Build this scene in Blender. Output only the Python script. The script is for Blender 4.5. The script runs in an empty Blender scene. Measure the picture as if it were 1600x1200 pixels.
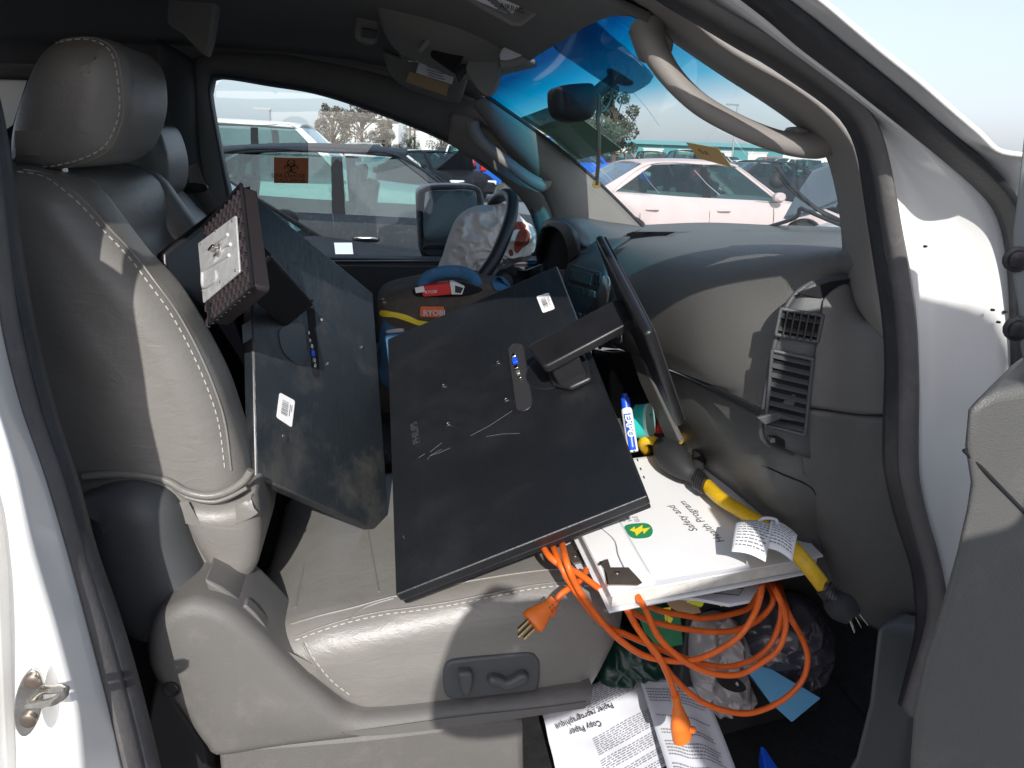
import bpy, bmesh, math, random
from mathutils import Vector as V, Matrix
random.seed(7)
R = math.radians
sc = bpy.context.scene
# ------------------------------------------------------------------ camera
FPX = 1209.0
YAW, PIT, ROL = R(10), R(-16.6), R(2)
CAM = V((0, 0, 1.5))
fw = V((math.sin(YAW)*math.cos(PIT), math.cos(YAW)*math.cos(PIT), math.sin(PIT)))
rt0 = V((math.cos(YAW), -math.sin(YAW), 0)); up0 = rt0.cross(fw)
rt = rt0*math.cos(ROL) + up0*math.sin(ROL); up = -rt0*math.sin(ROL) + up0*math.cos(ROL)
cd = bpy.data.cameras.new("camera"); cam = bpy.data.objects.new("camera", cd); sc.collection.objects.link(cam)
cam.matrix_world = Matrix(((rt.x, up.x, -fw.x, CAM.x), (rt.y, up.y, -fw.y, CAM.y), (rt.z, up.z, -fw.z, CAM.z), (0, 0, 0, 1)))
cd.sensor_width = 36; cd.lens = 36*FPX/1600; cd.clip_start = 0.02; cd.clip_end = 3000
sc.camera = cam
# ------------------------------------------------------------------ light
SUN_EL = R(32); LAZ = R(8)     # light travels towards +Y, turned LAZ towards +X
ld = V((math.sin(LAZ)*math.cos(SUN_EL), math.cos(LAZ)*math.cos(SUN_EL), -math.sin(SUN_EL)))
w = bpy.data.worlds.new("World"); sc.world = w; w.use_nodes = True
nt = w.node_tree; nt.nodes.clear()
sky = nt.nodes.new('ShaderNodeTexSky'); sky.sky_type = 'NISHITA'; sky.sun_disc = False
sky.sun_elevation = SUN_EL; sky.sun_rotation = math.pi + LAZ
sky.air_density = 1.1; sky.dust_density = 2.0; sky.ozone_density = 1.5; sky.altitude = 0
bg = nt.nodes.new('ShaderNodeBackground'); bg.inputs[1].default_value = 0.13
wo = nt.nodes.new('ShaderNodeOutputWorld')
hs = nt.nodes.new('ShaderNodeHueSaturation'); hs.inputs['Saturation'].default_value = .72; hs.inputs['Value'].default_value = 1.15
tn = nt.nodes.new('ShaderNodeMixRGB'); tn.blend_type = 'MULTIPLY'; tn.inputs[0].default_value = 1; tn.inputs[2].default_value = (.96, .945, 1.03, 1)
nt.links.new(sky.outputs[0], hs.inputs['Color']); nt.links.new(hs.outputs[0], tn.inputs[1]); hz = nt.nodes.new('ShaderNodeMixRGB'); hz.inputs[0].default_value = .42; hz.inputs[2].default_value = (5.2, 5.9, 7.0, 1)   # even pale haze over the clear sky
nt.links.new(tn.outputs[0], hz.inputs[1]); nt.links.new(hz.outputs[0], bg.inputs[0]); nt.links.new(bg.outputs[0], wo.inputs[0])
sl = bpy.data.lights.new("sun", 'SUN'); sl.energy = 4.1; sl.angle = R(0.55); sl.color = (1, .965, .915)
so = bpy.data.objects.new("sun", sl); sc.collection.objects.link(so); so.location = (-3, -8, 12)
so.rotation_euler = ld.to_track_quat('-Z', 'Y').to_euler()
sc.view_settings.view_transform = 'Standard'; sc.view_settings.look = 'None'
sc.view_settings.exposure = 0.38; sc.view_settings.gamma = 1
sc.cycles.max_bounces = 8; sc.cycles.transparent_max_bounces = 24

# ------------------------------------------------------------------ rays: pixel of the 1600x1200 photo -> point on a real plane
def ray(x, y): return fw + rt*((x-800)/FPX) - up*((y-600)/FPX)
def PY(x, y, Y): d = ray(x, y); return CAM + d*(Y/d.y)
def PX(x, y, X): d = ray(x, y); return CAM + d*(X/d.x)
def PZ(x, y, Z): d = ray(x, y); return CAM + d*((Z-1.5)/d.z)
def PP(x, y, p0, n): d = ray(x, y); return CAM + d*((p0-CAM).dot(n)/d.dot(n))
def quadP(cs, dist):
    """four photo corners of a parallelogram -> its 3-D corners, first one at 'dist' along the view axis"""
    rs = [ray(*c) for c in cs]
    M = Matrix((( -rs[1].x, rs[2].x, -rs[3].x), (-rs[1].y, rs[2].y, -rs[3].y), (-rs[1].z, rs[2].z, -rs[3].z)))
    s = M.inverted() @ (-rs[0])
    return [CAM + r_*(l*dist) for r_, l in zip(rs, (1, s[0], s[1], s[2]))]

# ------------------------------------------------------------------ materials
def mat(name, col, rough=.5, metal=0, bump=None, var=None, spec=.5, coat=0, trans=0, aniso=0, sheen=0, dirt=None):
    """bump=(scale,strength,kind) var=(scale,amount) dirt=(scale,colour,amount)"""
    m = bpy.data.materials.new(name); m.use_nodes = True
    t = m.node_tree; b = t.nodes['Principled BSDF']
    b.inputs['Base Color'].default_value = (*col, 1); b.inputs['Roughness'].default_value = rough
    b.inputs['Metallic'].default_value = metal; b.inputs['Specular IOR Level'].default_value = spec
    b.inputs['Coat Weight'].default_value = coat; b.inputs['Coat Roughness'].default_value = .08
    b.inputs['Anisotropic'].default_value = aniso
    b.inputs['Sheen Weight'].default_value = sheen
    tc = t.nodes.new('ShaderNodeTexCoord')
    last = None
    if var:
        n = t.nodes.new('ShaderNodeTexNoise'); n.inputs['Scale'].default_value = var[0]; n.inputs['Detail'].default_value = 6; n.inputs['Roughness'].default_value = .65
        t.links.new(tc.outputs['Object'], n.inputs['Vector'])
        r_ = t.nodes.new('ShaderNodeValToRGB'); a = var[1]
        r_.color_ramp.elements[0].position = .3; r_.color_ramp.elements[1].position = .7
        r_.color_ramp.elements[0].color = (*[c*(1-a) for c in col], 1); r_.color_ramp.elements[1].color = (*[min(1, c*(1+a)) for c in col], 1)
        t.links.new(n.outputs[0], r_.inputs[0]); last = r_.outputs[0]
        mr = t.nodes.new('ShaderNodeMapRange'); mr.inputs[3].default_value = max(0, rough-.08); mr.inputs[4].default_value = min(1, rough+.1)
        t.links.new(n.outputs[0], mr.inputs[0]); t.links.new(mr.outputs[0], b.inputs['Roughness'])
    if dirt:
        n = t.nodes.new('ShaderNodeTexNoise'); n.inputs['Scale'].default_value = dirt[0]; n.inputs['Detail'].default_value = 9; n.inputs['Roughness'].default_value = .75
        t.links.new(tc.outputs['Object'], n.inputs['Vector'])
        r_ = t.nodes.new('ShaderNodeValToRGB'); r_.color_ramp.elements[0].position = .52; r_.color_ramp.elements[1].position = .75
        r_.color_ramp.elements[0].color = (0, 0, 0, 1); r_.color_ramp.elements[1].color = (dirt[2],)*3+(1,)
        t.links.new(n.outputs[0], r_.inputs[0])
        mx = t.nodes.new('ShaderNodeMixRGB'); mx.inputs[2].default_value = (*dirt[1], 1)
        if last: t.links.new(last, mx.inputs[1])
        else: mx.inputs[1].default_value = (*col, 1)
        t.links.new(r_.outputs[0], mx.inputs[0]); last = mx.outputs[0]
    if last: t.links.new(last, b.inputs['Base Color'])
    if bump:
        k = bump[2] if len(bump) > 2 else 'noise'
        if k == 'voronoi':
            n = t.nodes.new('ShaderNodeTexVoronoi'); n.feature = 'F1'
        elif k == 'wave':
            n = t.nodes.new('ShaderNodeTexWave'); n.inputs['Distortion'].default_value = 2
        else:
            n = t.nodes.new('ShaderNodeTexNoise'); n.inputs['Detail'].default_value = 5
        n.inputs['Scale'].default_value = bump[0]
        t.links.new(tc.outputs['Object'], n.inputs['Vector'])
        bp = t.nodes.new('ShaderNodeBump'); bp.inputs['Strength'].default_value = bump[1]; bp.inputs['Distance'].default_value = .002
        t.links.new(n.outputs[0], bp.inputs['Height']); t.links.new(bp.outputs[0], b.inputs['Normal'])
    return m

def glassmat(name, tint, gloss=.06, rough=0.0, ramp=None):
    m = bpy.data.materials.new(name); m.use_nodes = True; t = m.node_tree; t.nodes.clear()
    o = t.nodes.new('ShaderNodeOutputMaterial'); tr = t.nodes.new('ShaderNodeBsdfTransparent'); gl = t.nodes.new('ShaderNodeBsdfGlossy')
    tr.inputs[0].default_value = (*tint, 1); gl.inputs['Roughness'].default_value = rough; gl.inputs[0].default_value = (.9, .95, 1, 1)
    mx = t.nodes.new('ShaderNodeMixShader'); fr = t.nodes.new('ShaderNodeLayerWeight'); fr.inputs[0].default_value = .5; pw_ = t.nodes.new('ShaderNodeMath'); pw_.operation = 'POWER'; pw_.inputs[1].default_value = 5; t.links.new(fr.outputs['Facing'], pw_.inputs[0])
    mu = t.nodes.new('ShaderNodeMath'); mu.operation = 'MULTIPLY_ADD'; mu.inputs[1].default_value = .8; mu.inputs[2].default_value = .035+gloss*.04
    t.links.new(pw_.outputs[0], mu.inputs[0]); t.links.new(mu.outputs[0], mx.inputs[0])
    t.links.new(tr.outputs[0], mx.inputs[1]); t.links.new(gl.outputs[0], mx.inputs[2]); t.links.new(mx.outputs[0], o.inputs[0])
    if ramp:
        uv = t.nodes.new('ShaderNodeTexCoord'); sp = t.nodes.new('ShaderNodeSeparateXYZ'); cr = t.nodes.new('ShaderNodeValToRGB')
        t.links.new(uv.outputs['UV'], sp.inputs[0]); t.links.new(sp.outputs[1], cr.inputs[0])
        e = cr.color_ramp.elements
        e[0].position, e[0].color = ramp[0][0], (*ramp[0][1], 1); e[1].position, e[1].color = ramp[1][0], (*ramp[1][1], 1)
        for p, c in ramp[2:]:
            q = e.new(p); q.color = (*c, 1)
        t.links.new(cr.outputs[0], tr.inputs[0])
    return m

def thinmat(name, col, k=.5):
    m = bpy.data.materials.new(name); m.use_nodes = True; t = m.node_tree; t.nodes.clear()
    o = t.nodes.new('ShaderNodeOutputMaterial'); d = t.nodes.new('ShaderNodeBsdfDiffuse'); tl = t.nodes.new('ShaderNodeBsdfTranslucent'); mx = t.nodes.new('ShaderNodeMixShader')
    n = t.nodes.new('ShaderNodeTexNoise'); n.inputs['Scale'].default_value = 20; r_ = t.nodes.new('ShaderNodeValToRGB')
    r_.color_ramp.elements[0].color = (*[c*.85 for c in col], 1); r_.color_ramp.elements[1].color = (*col, 1)
    t.links.new(n.outputs[0], r_.inputs[0]); t.links.new(r_.outputs[0], d.inputs[0]); t.links.new(r_.outputs[0], tl.inputs[0])
    mx.inputs[0].default_value = k; t.links.new(d.outputs[0], mx.inputs[1]); t.links.new(tl.outputs[0], mx.inputs[2]); t.links.new(mx.outputs[0], o.inputs[0])
    return m
M = {}
M['leather'] = mat('leather_taupe', (.178, .170, .156), .36, bump=(500, .14), var=(9, .07), spec=.5)
M['leatherface'] = mat('leather_face', (.20, .175, .14), .42, bump=(300, .2), var=(14, .1), dirt=(11, (.13, .10, .08), .35))
def crease(m, scale, st):
    t = m.node_tree; b = t.nodes['Principled BSDF']; tc = t.nodes.new('ShaderNodeTexCoord'); n = t.nodes.new('ShaderNodeTexNoise')
    n.inputs['Scale'].default_value = scale; n.inputs['Detail'].default_value = 7; n.inputs['Roughness'].default_value = .6; n.inputs['Distortion'].default_value = 1.6
    old = b.inputs['Normal'].links[0].from_socket; bp = t.nodes.new('ShaderNodeBump'); bp.inputs['Strength'].default_value = st; bp.inputs['Distance'].default_value = .006
    mp = t.nodes.new('ShaderNodeMapping'); mp.inputs['Scale'].default_value = (1, 1, 2.2); t.links.new(tc.outputs['Object'], mp.inputs[0]); t.links.new(mp.outputs[0], n.inputs['Vector'])
    t.links.new(n.outputs[0], bp.inputs['Height']); t.links.new(old, bp.inputs['Normal']); t.links.new(bp.outputs[0], b.inputs['Normal'])
crease(M['leather'], 22, .18)
M['thread'] = mat('thread_pale', (.42, .40, .37), .7)
M['plastic'] = mat('plastic_taupe', (.122, .117, .111), .5, bump=(900, .25, 'voronoi'), var=(6, .06), dirt=(18, (.26, .23, .2), .3))
M['plasticgrey'] = mat('plastic_slate', (.066, .070, .073), .46, bump=(900, .2, 'voronoi'), var=(6, .06))
M['dash'] = mat('dash_vinyl', (.118, .115, .108), .52, bump=(700, .3, 'voronoi'), var=(5, .05))
M['dashlow'] = mat('dash_lower', (.088, .088, .084), .5, bump=(800, .25, 'voronoi'), var=(5, .07), dirt=(25, (.2, .18, .16), .25))
M['doortrim'] = mat('door_trim_dark', (.05, .052, .056), .6, bump=(700, .25, 'voronoi'))
M['headliner'] = mat('headliner_cloth', (.15, .146, .142), .95, bump=(600, .4), var=(30, .05))
M['pillartrim'] = mat('pillar_trim', (.225, .21, .195), .55, bump=(800, .15, 'voronoi'), var=(5, .05))
M['seal'] = mat('rubber_seal', (.032, .034, .04), .5, bump=(200, .25), var=(20, .25), dirt=(60, (.12, .11, .10), .35))
M['sealgrey'] = mat('rubber_seal_dusty', (.11, .105, .105), .6, bump=(150, .3), var=(15, .15), dirt=(40, (.22, .2, .18), .4))
M['white'] = mat('white_car_paint', (.80, .80, .785), .22, var=(4, .03), coat=.6, dirt=(50, (.55, .52, .47), .10))
M['chrome'] = mat('steel_bright', (.62, .60, .56), .22, 1, var=(40, .25), dirt=(60, (.2, .12, .07), .35))
M['black'] = mat('black_plastic', (.012, .012, .014), .38, bump=(500, .1), var=(20, .25))
M['blackmatte'] = mat('black_matte', (.018, .018, .02), .7, bump=(500, .2))
M['void'] = mat('dark_recess', (.006, .006, .008), .9)
M['carpet'] = mat('carpet_black', (.012, .013, .016), 1, bump=(900, .8), var=(60, .5), dirt=(300, (.25, .23, .2), .12))
M['silver'] = mat('silver_trim', (.5, .49, .46), .35, .8)
M['lcd'] = mat('lcd_grey', (.16, .19, .18), .15, coat=.6)
M['screen_teal'] = mat('teal_lens', (.05, .22, .25), .2)
M['orange'] = mat('orange_rubber', (.72, .125, .012), .42, bump=(90, .2), var=(30, .12), dirt=(45, (.25, .06, .02), .45))
M['orangeplug'] = mat('orange_plug', (.75, .17, .02), .42, var=(30, .1), dirt=(80, (.3, .08, .02), .35))
M['yellow'] = mat('yellow_rubber', (.66, .40, .012), .42, bump=(90, .25), var=(30, .12), dirt=(70, (.14, .08, .01), .6))
M['brass'] = mat('brass', (.7, .52, .25), .25, 1)
M['paper'] = mat('paper_white', (.80, .80, .80), .8, bump=(30, .15), var=(8, .02))
M['papergrey'] = mat('paper_pale', (.60, .61, .65), .75, bump=(30, .25), var=(8, .04))
M['ink'] = mat('ink_black', (.03, .03, .035), .7)
M['inkgrey'] = mat('ink_grey', (.22, .22, .24), .8)
M['vinyl'] = mat('binder_vinyl', (.72, .73, .75), .25, coat=.5, var=(8, .03))
M['pages'] = mat('page_edges', (.62, .60, .56), .8, bump=(250, .5), var=(60, .15))
M['green'] = mat('logo_green', (.02, .24, .09), .6)
M['greenbox'] = mat('green_card', (.015, .16, .065), .6, var=(20, .2))
M['greenbag'] = mat('green_bag', (.004, .030, .022), .35, bump=(30, .6), var=(20, .3))
M['yellowp'] = mat('yellow_print', (.85, .68, .03), .6)
M['clip'] = mat('clip_brown_metal', (.16, .13, .11), .38, .6, var=(40, .2))
M['blue'] = mat('blue_marker', (.01, .08, .62), .35)
M['bluepaper'] = mat('blue_paper', (.13, .38, .62), .75, bump=(40, .3), var=(10, .08))
M['teal'] = mat('teal_plastic', (.02, .50, .45), .35, var=(10, .05))
M['red'] = mat('red_plastic', (.65, .02, .02), .4)
M['greybag'] = mat('grey_plastic_bag', (.30, .28, .28), .22, bump=(24, .8), var=(12, .15), coat=.4)
M['darkbag'] = mat('dark_plastic_bag', (.05, .047, .06), .2, bump=(24, .6), var=(12, .2), coat=.35)
M['canvas'] = mat('canvas_brown', (.085, .072, .062), .9, bump=(700, .6), var=(25, .2), dirt=(20, (.2, .17, .14), .4))
M['canvasblue'] = mat('canvas_blue', (.04, .15, .30), .85, bump=(700, .6), var=(25, .2), dirt=(20, (.25, .3, .35), .4))
M['airbag'] = mat('airbag_cloth', (.78, .78, .76), .85, bump=(40, .5), var=(8, .05))
M['stain'] = mat('stain_red', (.32, .07, .045), .85, var=(30, .35))
M['orangelabel'] = mat('orange_label', (.75, .16, .05), .6)
M['gold'] = mat('gold', (.6, .42, .15), .35, 1, var=(60, .3))
M['leatherrim'] = mat('steering_leather', (.02, .022, .024), .38, bump=(600, .3, 'voronoi'))
M['tan'] = thinmat('card_tan', (.64, .50, .31))
M['cardboard'] = mat('cardboard', (.45, .33, .2), .9)
M['haz'] = thinmat('orange_sticker', (.66, .33, .19))
M['wsgreen'] = thinmat('green_note', (.24, .34, .27), .3)
M['sash'] = mat('belt_web', (.16, .155, .14), .8, bump=(500, .4))
M['visor'] = mat('visor_vinyl', (.20, .195, .18), .6, bump=(600, .2, 'voronoi'), var=(8, .05))
M['glass_ws'] = glassmat('windshield_glass', (.93, .97, .96), ramp=[(0, (.92, .97, .96)), (1, (.0, .06, .20)), (.70, (.88, .96, .97)), (.80, (.10, .52, .72)), (.9, (.0, .28, .52))])
M['glass_side'] = glassmat('side_glass', (.90, .94, .95), gloss=.3)
M['glass_car'] = glassmat('car_glass', (.60, .74, .72), gloss=.3)
M['mirror'] = mat('mirror_glass', (.35, .38, .40), .03, 1)

# brushed black monitor plastic: fine streaks along one axis, dusty patches
def brushed(name, base, dusty):
    m = mat(name, base, .38, spec=.9)
    t = m.node_tree; b = t.nodes['Principled BSDF']; tc = t.nodes.new('ShaderNodeTexCoord')
    mp = t.nodes.new('ShaderNodeMapping'); mp.inputs['Scale'].default_value = (900, 12, 1)
    n = t.nodes.new('ShaderNodeTexNoise'); n.inputs['Scale'].default_value = 1; n.inputs['Detail'].default_value = 3
    t.links.new(tc.outputs['UV'], mp.inputs[0]); t.links.new(mp.outputs[0], n.inputs['Vector'])
    bp = t.nodes.new('ShaderNodeBump'); bp.inputs['Strength'].default_value = .8; bp.inputs['Distance'].default_value = .0006
    t.links.new(n.outputs[0], bp.inputs['Height']); t.links.new(bp.outputs[0], b.inputs['Normal'])
    n2 = t.nodes.new('ShaderNodeTexNoise'); n2.inputs['Scale'].default_value = 7; n2.inputs['Detail'].default_value = 10; n2.inputs['Roughness'].default_value = .7
    t.links.new(tc.outputs['Object'], n2.inputs['Vector'])
    r_ = t.nodes.new('ShaderNodeValToRGB'); r_.color_ramp.elements[0].position = .52; r_.color_ramp.elements[1].position = .85
    r_.color_ramp.elements[0].color = (*base, 1); r_.color_ramp.elements[1].color = (*dusty, 1)
    t.links.new(n2.outputs[0], r_.inputs[0]); t.links.new(r_.outputs[0], b.inputs['Base Color'])
    mr = t.nodes.new('ShaderNodeMapRange'); mr.inputs[1].default_value = .35; mr.inputs[2].default_value = .75; mr.inputs[3].default_value = .32; mr.inputs[4].default_value = .46
    t.links.new(n2.outputs[0], mr.inputs[0]); t.links.new(mr.outputs[0], b.inputs['Roughness'])
    return m
M['mon'] = brushed('brushed_black', (.008, .009, .011), (.016, .017, .019))
M['mondusty'] = brushed('brushed_black_dusty', (.012, .016, .02), (.075, .07, .062))

# ------------------------------------------------------------------ object helpers
def thing(name, label, cat, loc=(0, 0, 0), group=None):
    o = bpy.data.objects.new(name, None); sc.collection.objects.link(o); o.location = loc; o.empty_display_size = .1
    o['label'] = label; o['category'] = cat
    if group: o['group'] = group
    return o
def tag(o, label, cat, group=None):
    o['label'] = label; o['category'] = cat
    if group: o['group'] = group
    return o
def wloc(o):
    p = V(o.location)
    if o.parent: p += o.matrix_parent_inverse.translation+wloc(o.parent)
    return p
def part_group(name, parent, loc=(0, 0, 0)):
    o = bpy.data.objects.new(name, None); sc.collection.objects.link(o); o.parent = parent; o.empty_display_size = .1
    o.matrix_parent_inverse = Matrix.Translation(-wloc(parent)); o.location = loc
    return o
def fillgeo(loop, hfun, step=.012, ax=(0, 2)):
    """fill a closed loop with an even triangle net lifted by hfun(distance to edge, point)"""
    from mathutils.geometry import delaunay_2d_cdt
    P2 = [(p[ax[0]], p[ax[1]]) for p in loop]; n = len(P2)
    x0, x1 = min(p[0] for p in P2), max(p[0] for p in P2); y0, y1 = min(p[1] for p in P2), max(p[1] for p in P2)
    def inside(x, y):
        c = False
        for i in range(n):
            a, b = P2[i], P2[(i+1) % n]
            if (a[1] > y) != (b[1] > y) and x < (b[0]-a[0])*(y-a[1])/(b[1]-a[1])+a[0]: c = not c
        return c
    def dist(x, y):
        m_ = 9
        for i in range(n):
            a, b = P2[i], P2[(i+1) % n]; dx, dy = b[0]-a[0], b[1]-a[1]; L = dx*dx+dy*dy or 1e-12
            t = max(0, min(1, ((x-a[0])*dx+(y-a[1])*dy)/L)); m_ = min(m_, math.hypot(x-a[0]-dx*t, y-a[1]-dy*t))
        return m_
    pts = [V(p) for p in P2]; k = 0; y = y0+step*.5
    while y < y1:
        x = x0+step*(.5 if k % 2 else .0)
        while x < x1:
            if inside(x, y) and dist(x, y) > step*.5: pts.append(V((x, y)))
            x += step
        y += step*.87; k += 1
    r_ = delaunay_2d_cdt(pts, [(i, (i+1) % n) for i in range(n)], [list(range(n))], 1, 1e-7)
    third = ({0, 1, 2}-set(ax)).pop(); c3 = sum(p[third] for p in loop)/n; vs = []
    for p in r_[0]:
        q = [0, 0, 0]; q[ax[0]] = p.x; q[ax[1]] = p.y; q[third] = c3
        q[third] += hfun(dist(p.x, p.y), p); vs.append(V(q))
    return vs, [tuple(f_) for f_ in r_[2]]
def mk(name, verts, faces, m, parent=None, smooth=True, ang=35, bevel=0, seg=2, solid=0, sub=0, label=None, uv=None, local=False):
    me = bpy.data.meshes.new(name); me.from_pydata([tuple(v) for v in verts], [], faces); me.validate()
    bm = bmesh.new(); bm.from_mesh(me); bmesh.ops.remove_doubles(bm, verts=bm.verts, dist=1e-5) if not uv else None
    bmesh.ops.recalc_face_normals(bm, faces=bm.faces); bm.to_mesh(me); bm.free()
    if uv:
        l = me.uv_layers.new(name='UVMap')
        for lp in me.loops: l.data[lp.index].uv = uv[lp.vertex_index]
    mats = m if isinstance(m, (list, tuple)) else [m]
    for k in mats: me.materials.append(M[k] if isinstance(k, str) else k)
    for p in me.polygons: p.use_smooth = smooth
    if smooth: me.set_sharp_from_angle(angle=R(ang))
    o = bpy.data.objects.new(name, me); sc.collection.objects.link(o)
    if parent:
        o.parent = parent
        if not local: o.matrix_parent_inverse = Matrix.Translation(-wloc(parent))
    if solid:
        s = o.modifiers.new('solid', 'SOLIDIFY'); s.thickness = solid; s.offset = 0
    if bevel:
        b = o.modifiers.new('bevel', 'BEVEL'); b.width = bevel; b.segments = seg; b.limit_method = 'ANGLE'; b.angle_limit = R(30)
    if sub:
        s = o.modifiers.new('sub', 'SUBSURF'); s.levels = s.render_levels = sub
    if label: o['label'] = label
    return o
def struct(o): o['kind'] = 'structure'; return o

def cr(pts, n, closed=False):
    """Catmull-Rom resample to n points, even by chord"""
    pts = [V(p) for p in pts]; m_ = len(pts)
    if m_ < 3 and not closed:
        return [pts[0].lerp(pts[-1], i/(n-1)) for i in range(n)]
    def g(i): return pts[i % m_] if closed else pts[max(0, min(m_-1, i))]
    segs = m_ if closed else m_-1; K = 12; dense = []
    for s in range(segs):
        p0, p1, p2, p3 = g(s-1), g(s), g(s+1), g(s+2)
        for k in range(K):
            t = k/K
            dense.append(.5*((2*p1)+(p2-p0)*t+(2*p0-5*p1+4*p2-p3)*t*t+(3*p1-p0-3*p2+p3)*t**3))
    dense.append(pts[0] if closed else pts[-1])
    L = [0]
    for a, b in zip(dense, dense[1:]): L.append(L[-1]+(b-a).length)
    out = []; tot = L[-1]; j = 0; cnt = n if closed else n-1
    for i in range(n):
        d = tot*i/cnt
        while j < len(L)-2 and L[j+1] < d: j += 1
        e = L[j+1]-L[j]
        out.append(dense[j].lerp(dense[j+1], (d-L[j])/e if e > 1e-12 else 0))
    return out
def grid(rows, closed=False):
    n = len(rows[0]); vs = [p for r_ in rows for p in r_]; fs = []
    for i in range(len(rows)-1):
        for j in range(n if closed else n-1):
            k = (j+1) % n
            fs.append((i*n+j, i*n+k, (i+1)*n+k, (i+1)*n+j))
    return vs, fs
def net(rows, nu, nv):
    """control net of 3-D points -> smooth fine net"""
    a = [cr(r_, nu) for r_ in rows]
    cols = [cr([a[i][j] for i in range(len(a))], nv) for j in range(nu)]
    return [[cols[j][i] for j in range(nu)] for i in range(nv)]
def netobj(name, rows, m, parent=None, nu=30, nv=24, solid=.006, **k):
    v, f = grid(net(rows, nu, nv)); return mk(name, v, f, m, parent, solid=solid, ang=60, **k)
def band(name, A, B, m, parent=None, n=40, nc=6, bulge=V((0, 0, 0)), closed=False, solid=.004, **k):
    a = cr(A, n, closed); b = cr(B, n, closed); rows = []
    for i in range(nc+1):
        t = i/nc; rows.append([a[j].lerp(b[j], t)+bulge*math.sin(math.pi*t) for j in range(n)])
    v, f = grid(rows, closed); return mk(name, v, f, m, parent, solid=solid, ang=60, **k)
def frames(pts):
    T = [(pts[min(i+1, len(pts)-1)]-pts[max(i-1, 0)]).normalized() for i in range(len(pts))]
    n = T[0].orthogonal().normalized(); out = []
    for t in T:
        n = (n-t*n.dot(t)).normalized(); out.append((t, n, t.cross(n)))
    return out
def tubegeo(pts, r, k=10, n=None, flat=1):
    pts = cr(pts, n) if n else [V(p) for p in pts]; N = len(pts)
    rad = r if callable(r) else (lambda t: r)
    rows = []
    for i, (p, (t, a, b)) in enumerate(zip(pts, frames(pts))):
        q = rad(i/(N-1)); rows.append([p+(a*math.cos(2*math.pi*j/k)+b*math.sin(2*math.pi*j/k)*flat)*q for j in range(k)])
    v, f = grid(rows, True); f.append(tuple(range(k))[::-1]); f.append(tuple(len(v)-k+j for j in range(k)))
    return v, f
def tube(name, pts, r, m, parent=None, n=None, k=10, flat=1, **kw):
    v, f = tubegeo(pts, r, k, n, flat); return mk(name, v, f, m, parent, ang=50, **kw)
def join(*gs):
    V_, F_ = [], []
    for v, f in gs:
        o = len(V_); V_ += list(v); F_ += [tuple(i+o for i in q) for q in f]
    return V_, F_
def prismgeo(out, off):
    n = len(out); vs = [V(p) for p in out]+[V(p)+V(off) for p in out]
    return vs, [tuple(range(n)), tuple(range(2*n-1, n-1, -1))]+[(i, (i+1) % n, n+(i+1) % n, n+i) for i in range(n)]
def prism(name, out, off, m, parent=None, bevel=.003, **k):
    v, f = prismgeo(out, off); return mk(name, v, f, m, parent, bevel=bevel, **k)
def boxgeo(c, ax, ay, az):
    """centre and three half-axes"""
    c, ax, ay, az = V(c), V(ax), V(ay), V(az)
    vs = [c+ax*i+ay*j+az*k for i in (-1, 1) for j in (-1, 1) for k in (-1, 1)]
    return vs, [(0, 1, 3, 2), (4, 6, 7, 5), (0, 4, 5, 1), (2, 3, 7, 6), (0, 2, 6, 4), (1, 5, 7, 3)]
def box(name, c, s, m, parent=None, bevel=.003, **k):
    v, f = boxgeo(c, (s[0]/2, 0, 0), (0, s[1]/2, 0), (0, 0, s[2]/2)); return mk(name, v, f, m, parent, bevel=bevel, **k)
def pillowgeo(pix, Y0, Y1, r, n=72, seg=7, Yr=None, step=.02, wr=.0):
    """closed photo outline placed on Y0+r, side face rounded by r at both ends, spans Y0..Y1"""
    Yr = Y0+r if Yr is None else Yr
    o = cr([PY(x, y, Yr) for x, y in pix], n, True); rows = []
    ctr = sum(o, V((0, 0, 0)))/n
    area = sum(o[i].x*o[(i+1) % n].z-o[(i+1) % n].x*o[i].z for i in range(n)); s = 1 if area > 0 else -1
    nr = []
    for i in range(n):
        t = (o[(i+2) % n]-o[(i-2) % n]); nr.append(V((-t.z, 0, t.x)).normalized()*s)   # inward
    def ring(y, d): return [V((o[i].x+nr[i].x*d, y, o[i].z+nr[i].z*d)) for i in range(n)]
    for k in range(seg+1):
        a = math.pi/2*k/seg; rows.append(ring(Y0+r*(1-math.sin(a)), r*(1-math.cos(a))*1.0))
    rows = rows[::-1] if False else [ring(Y0+r*(1-math.cos(math.pi/2*k/seg)), r*(1-math.sin(math.pi/2*k/seg))) for k in range(seg+1)]
    rows += [ring(Y1-r*(1-math.sin(math.pi/2*(1-k/seg))) if False else Y1-r+r*math.sin(math.pi/2*k/seg), r*(1-math.cos(math.pi/2*k/seg))) for k in range(seg+1)]
    from mathutils import noise
    def hf(sg):
        def h(d, p):
            e = min(1, d/(r*1.6)); e = e*e*(3-2*e)
            return sg*(r*.22*e)+e*wr*noise.noise(V((p.x*9, p.y*16, Y0*7)))
        return h
    g1 = fillgeo(rows[0], hf(-1), step); g2 = fillgeo(rows[-1], hf(1), max(.03, step))
    return join(grid(rows, True), g1, g2)
def pillow(name, pix, Y0, Y1, r, m, parent=None, n=72, **k):
    v, f = pillowgeo(pix, Y0, Y1, r, n, Yr=k.pop('Yr', None), step=k.pop('step', .02), wr=k.pop('wr', 0)); return mk(name, v, f, m, parent, ang=70, **k)
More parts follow.
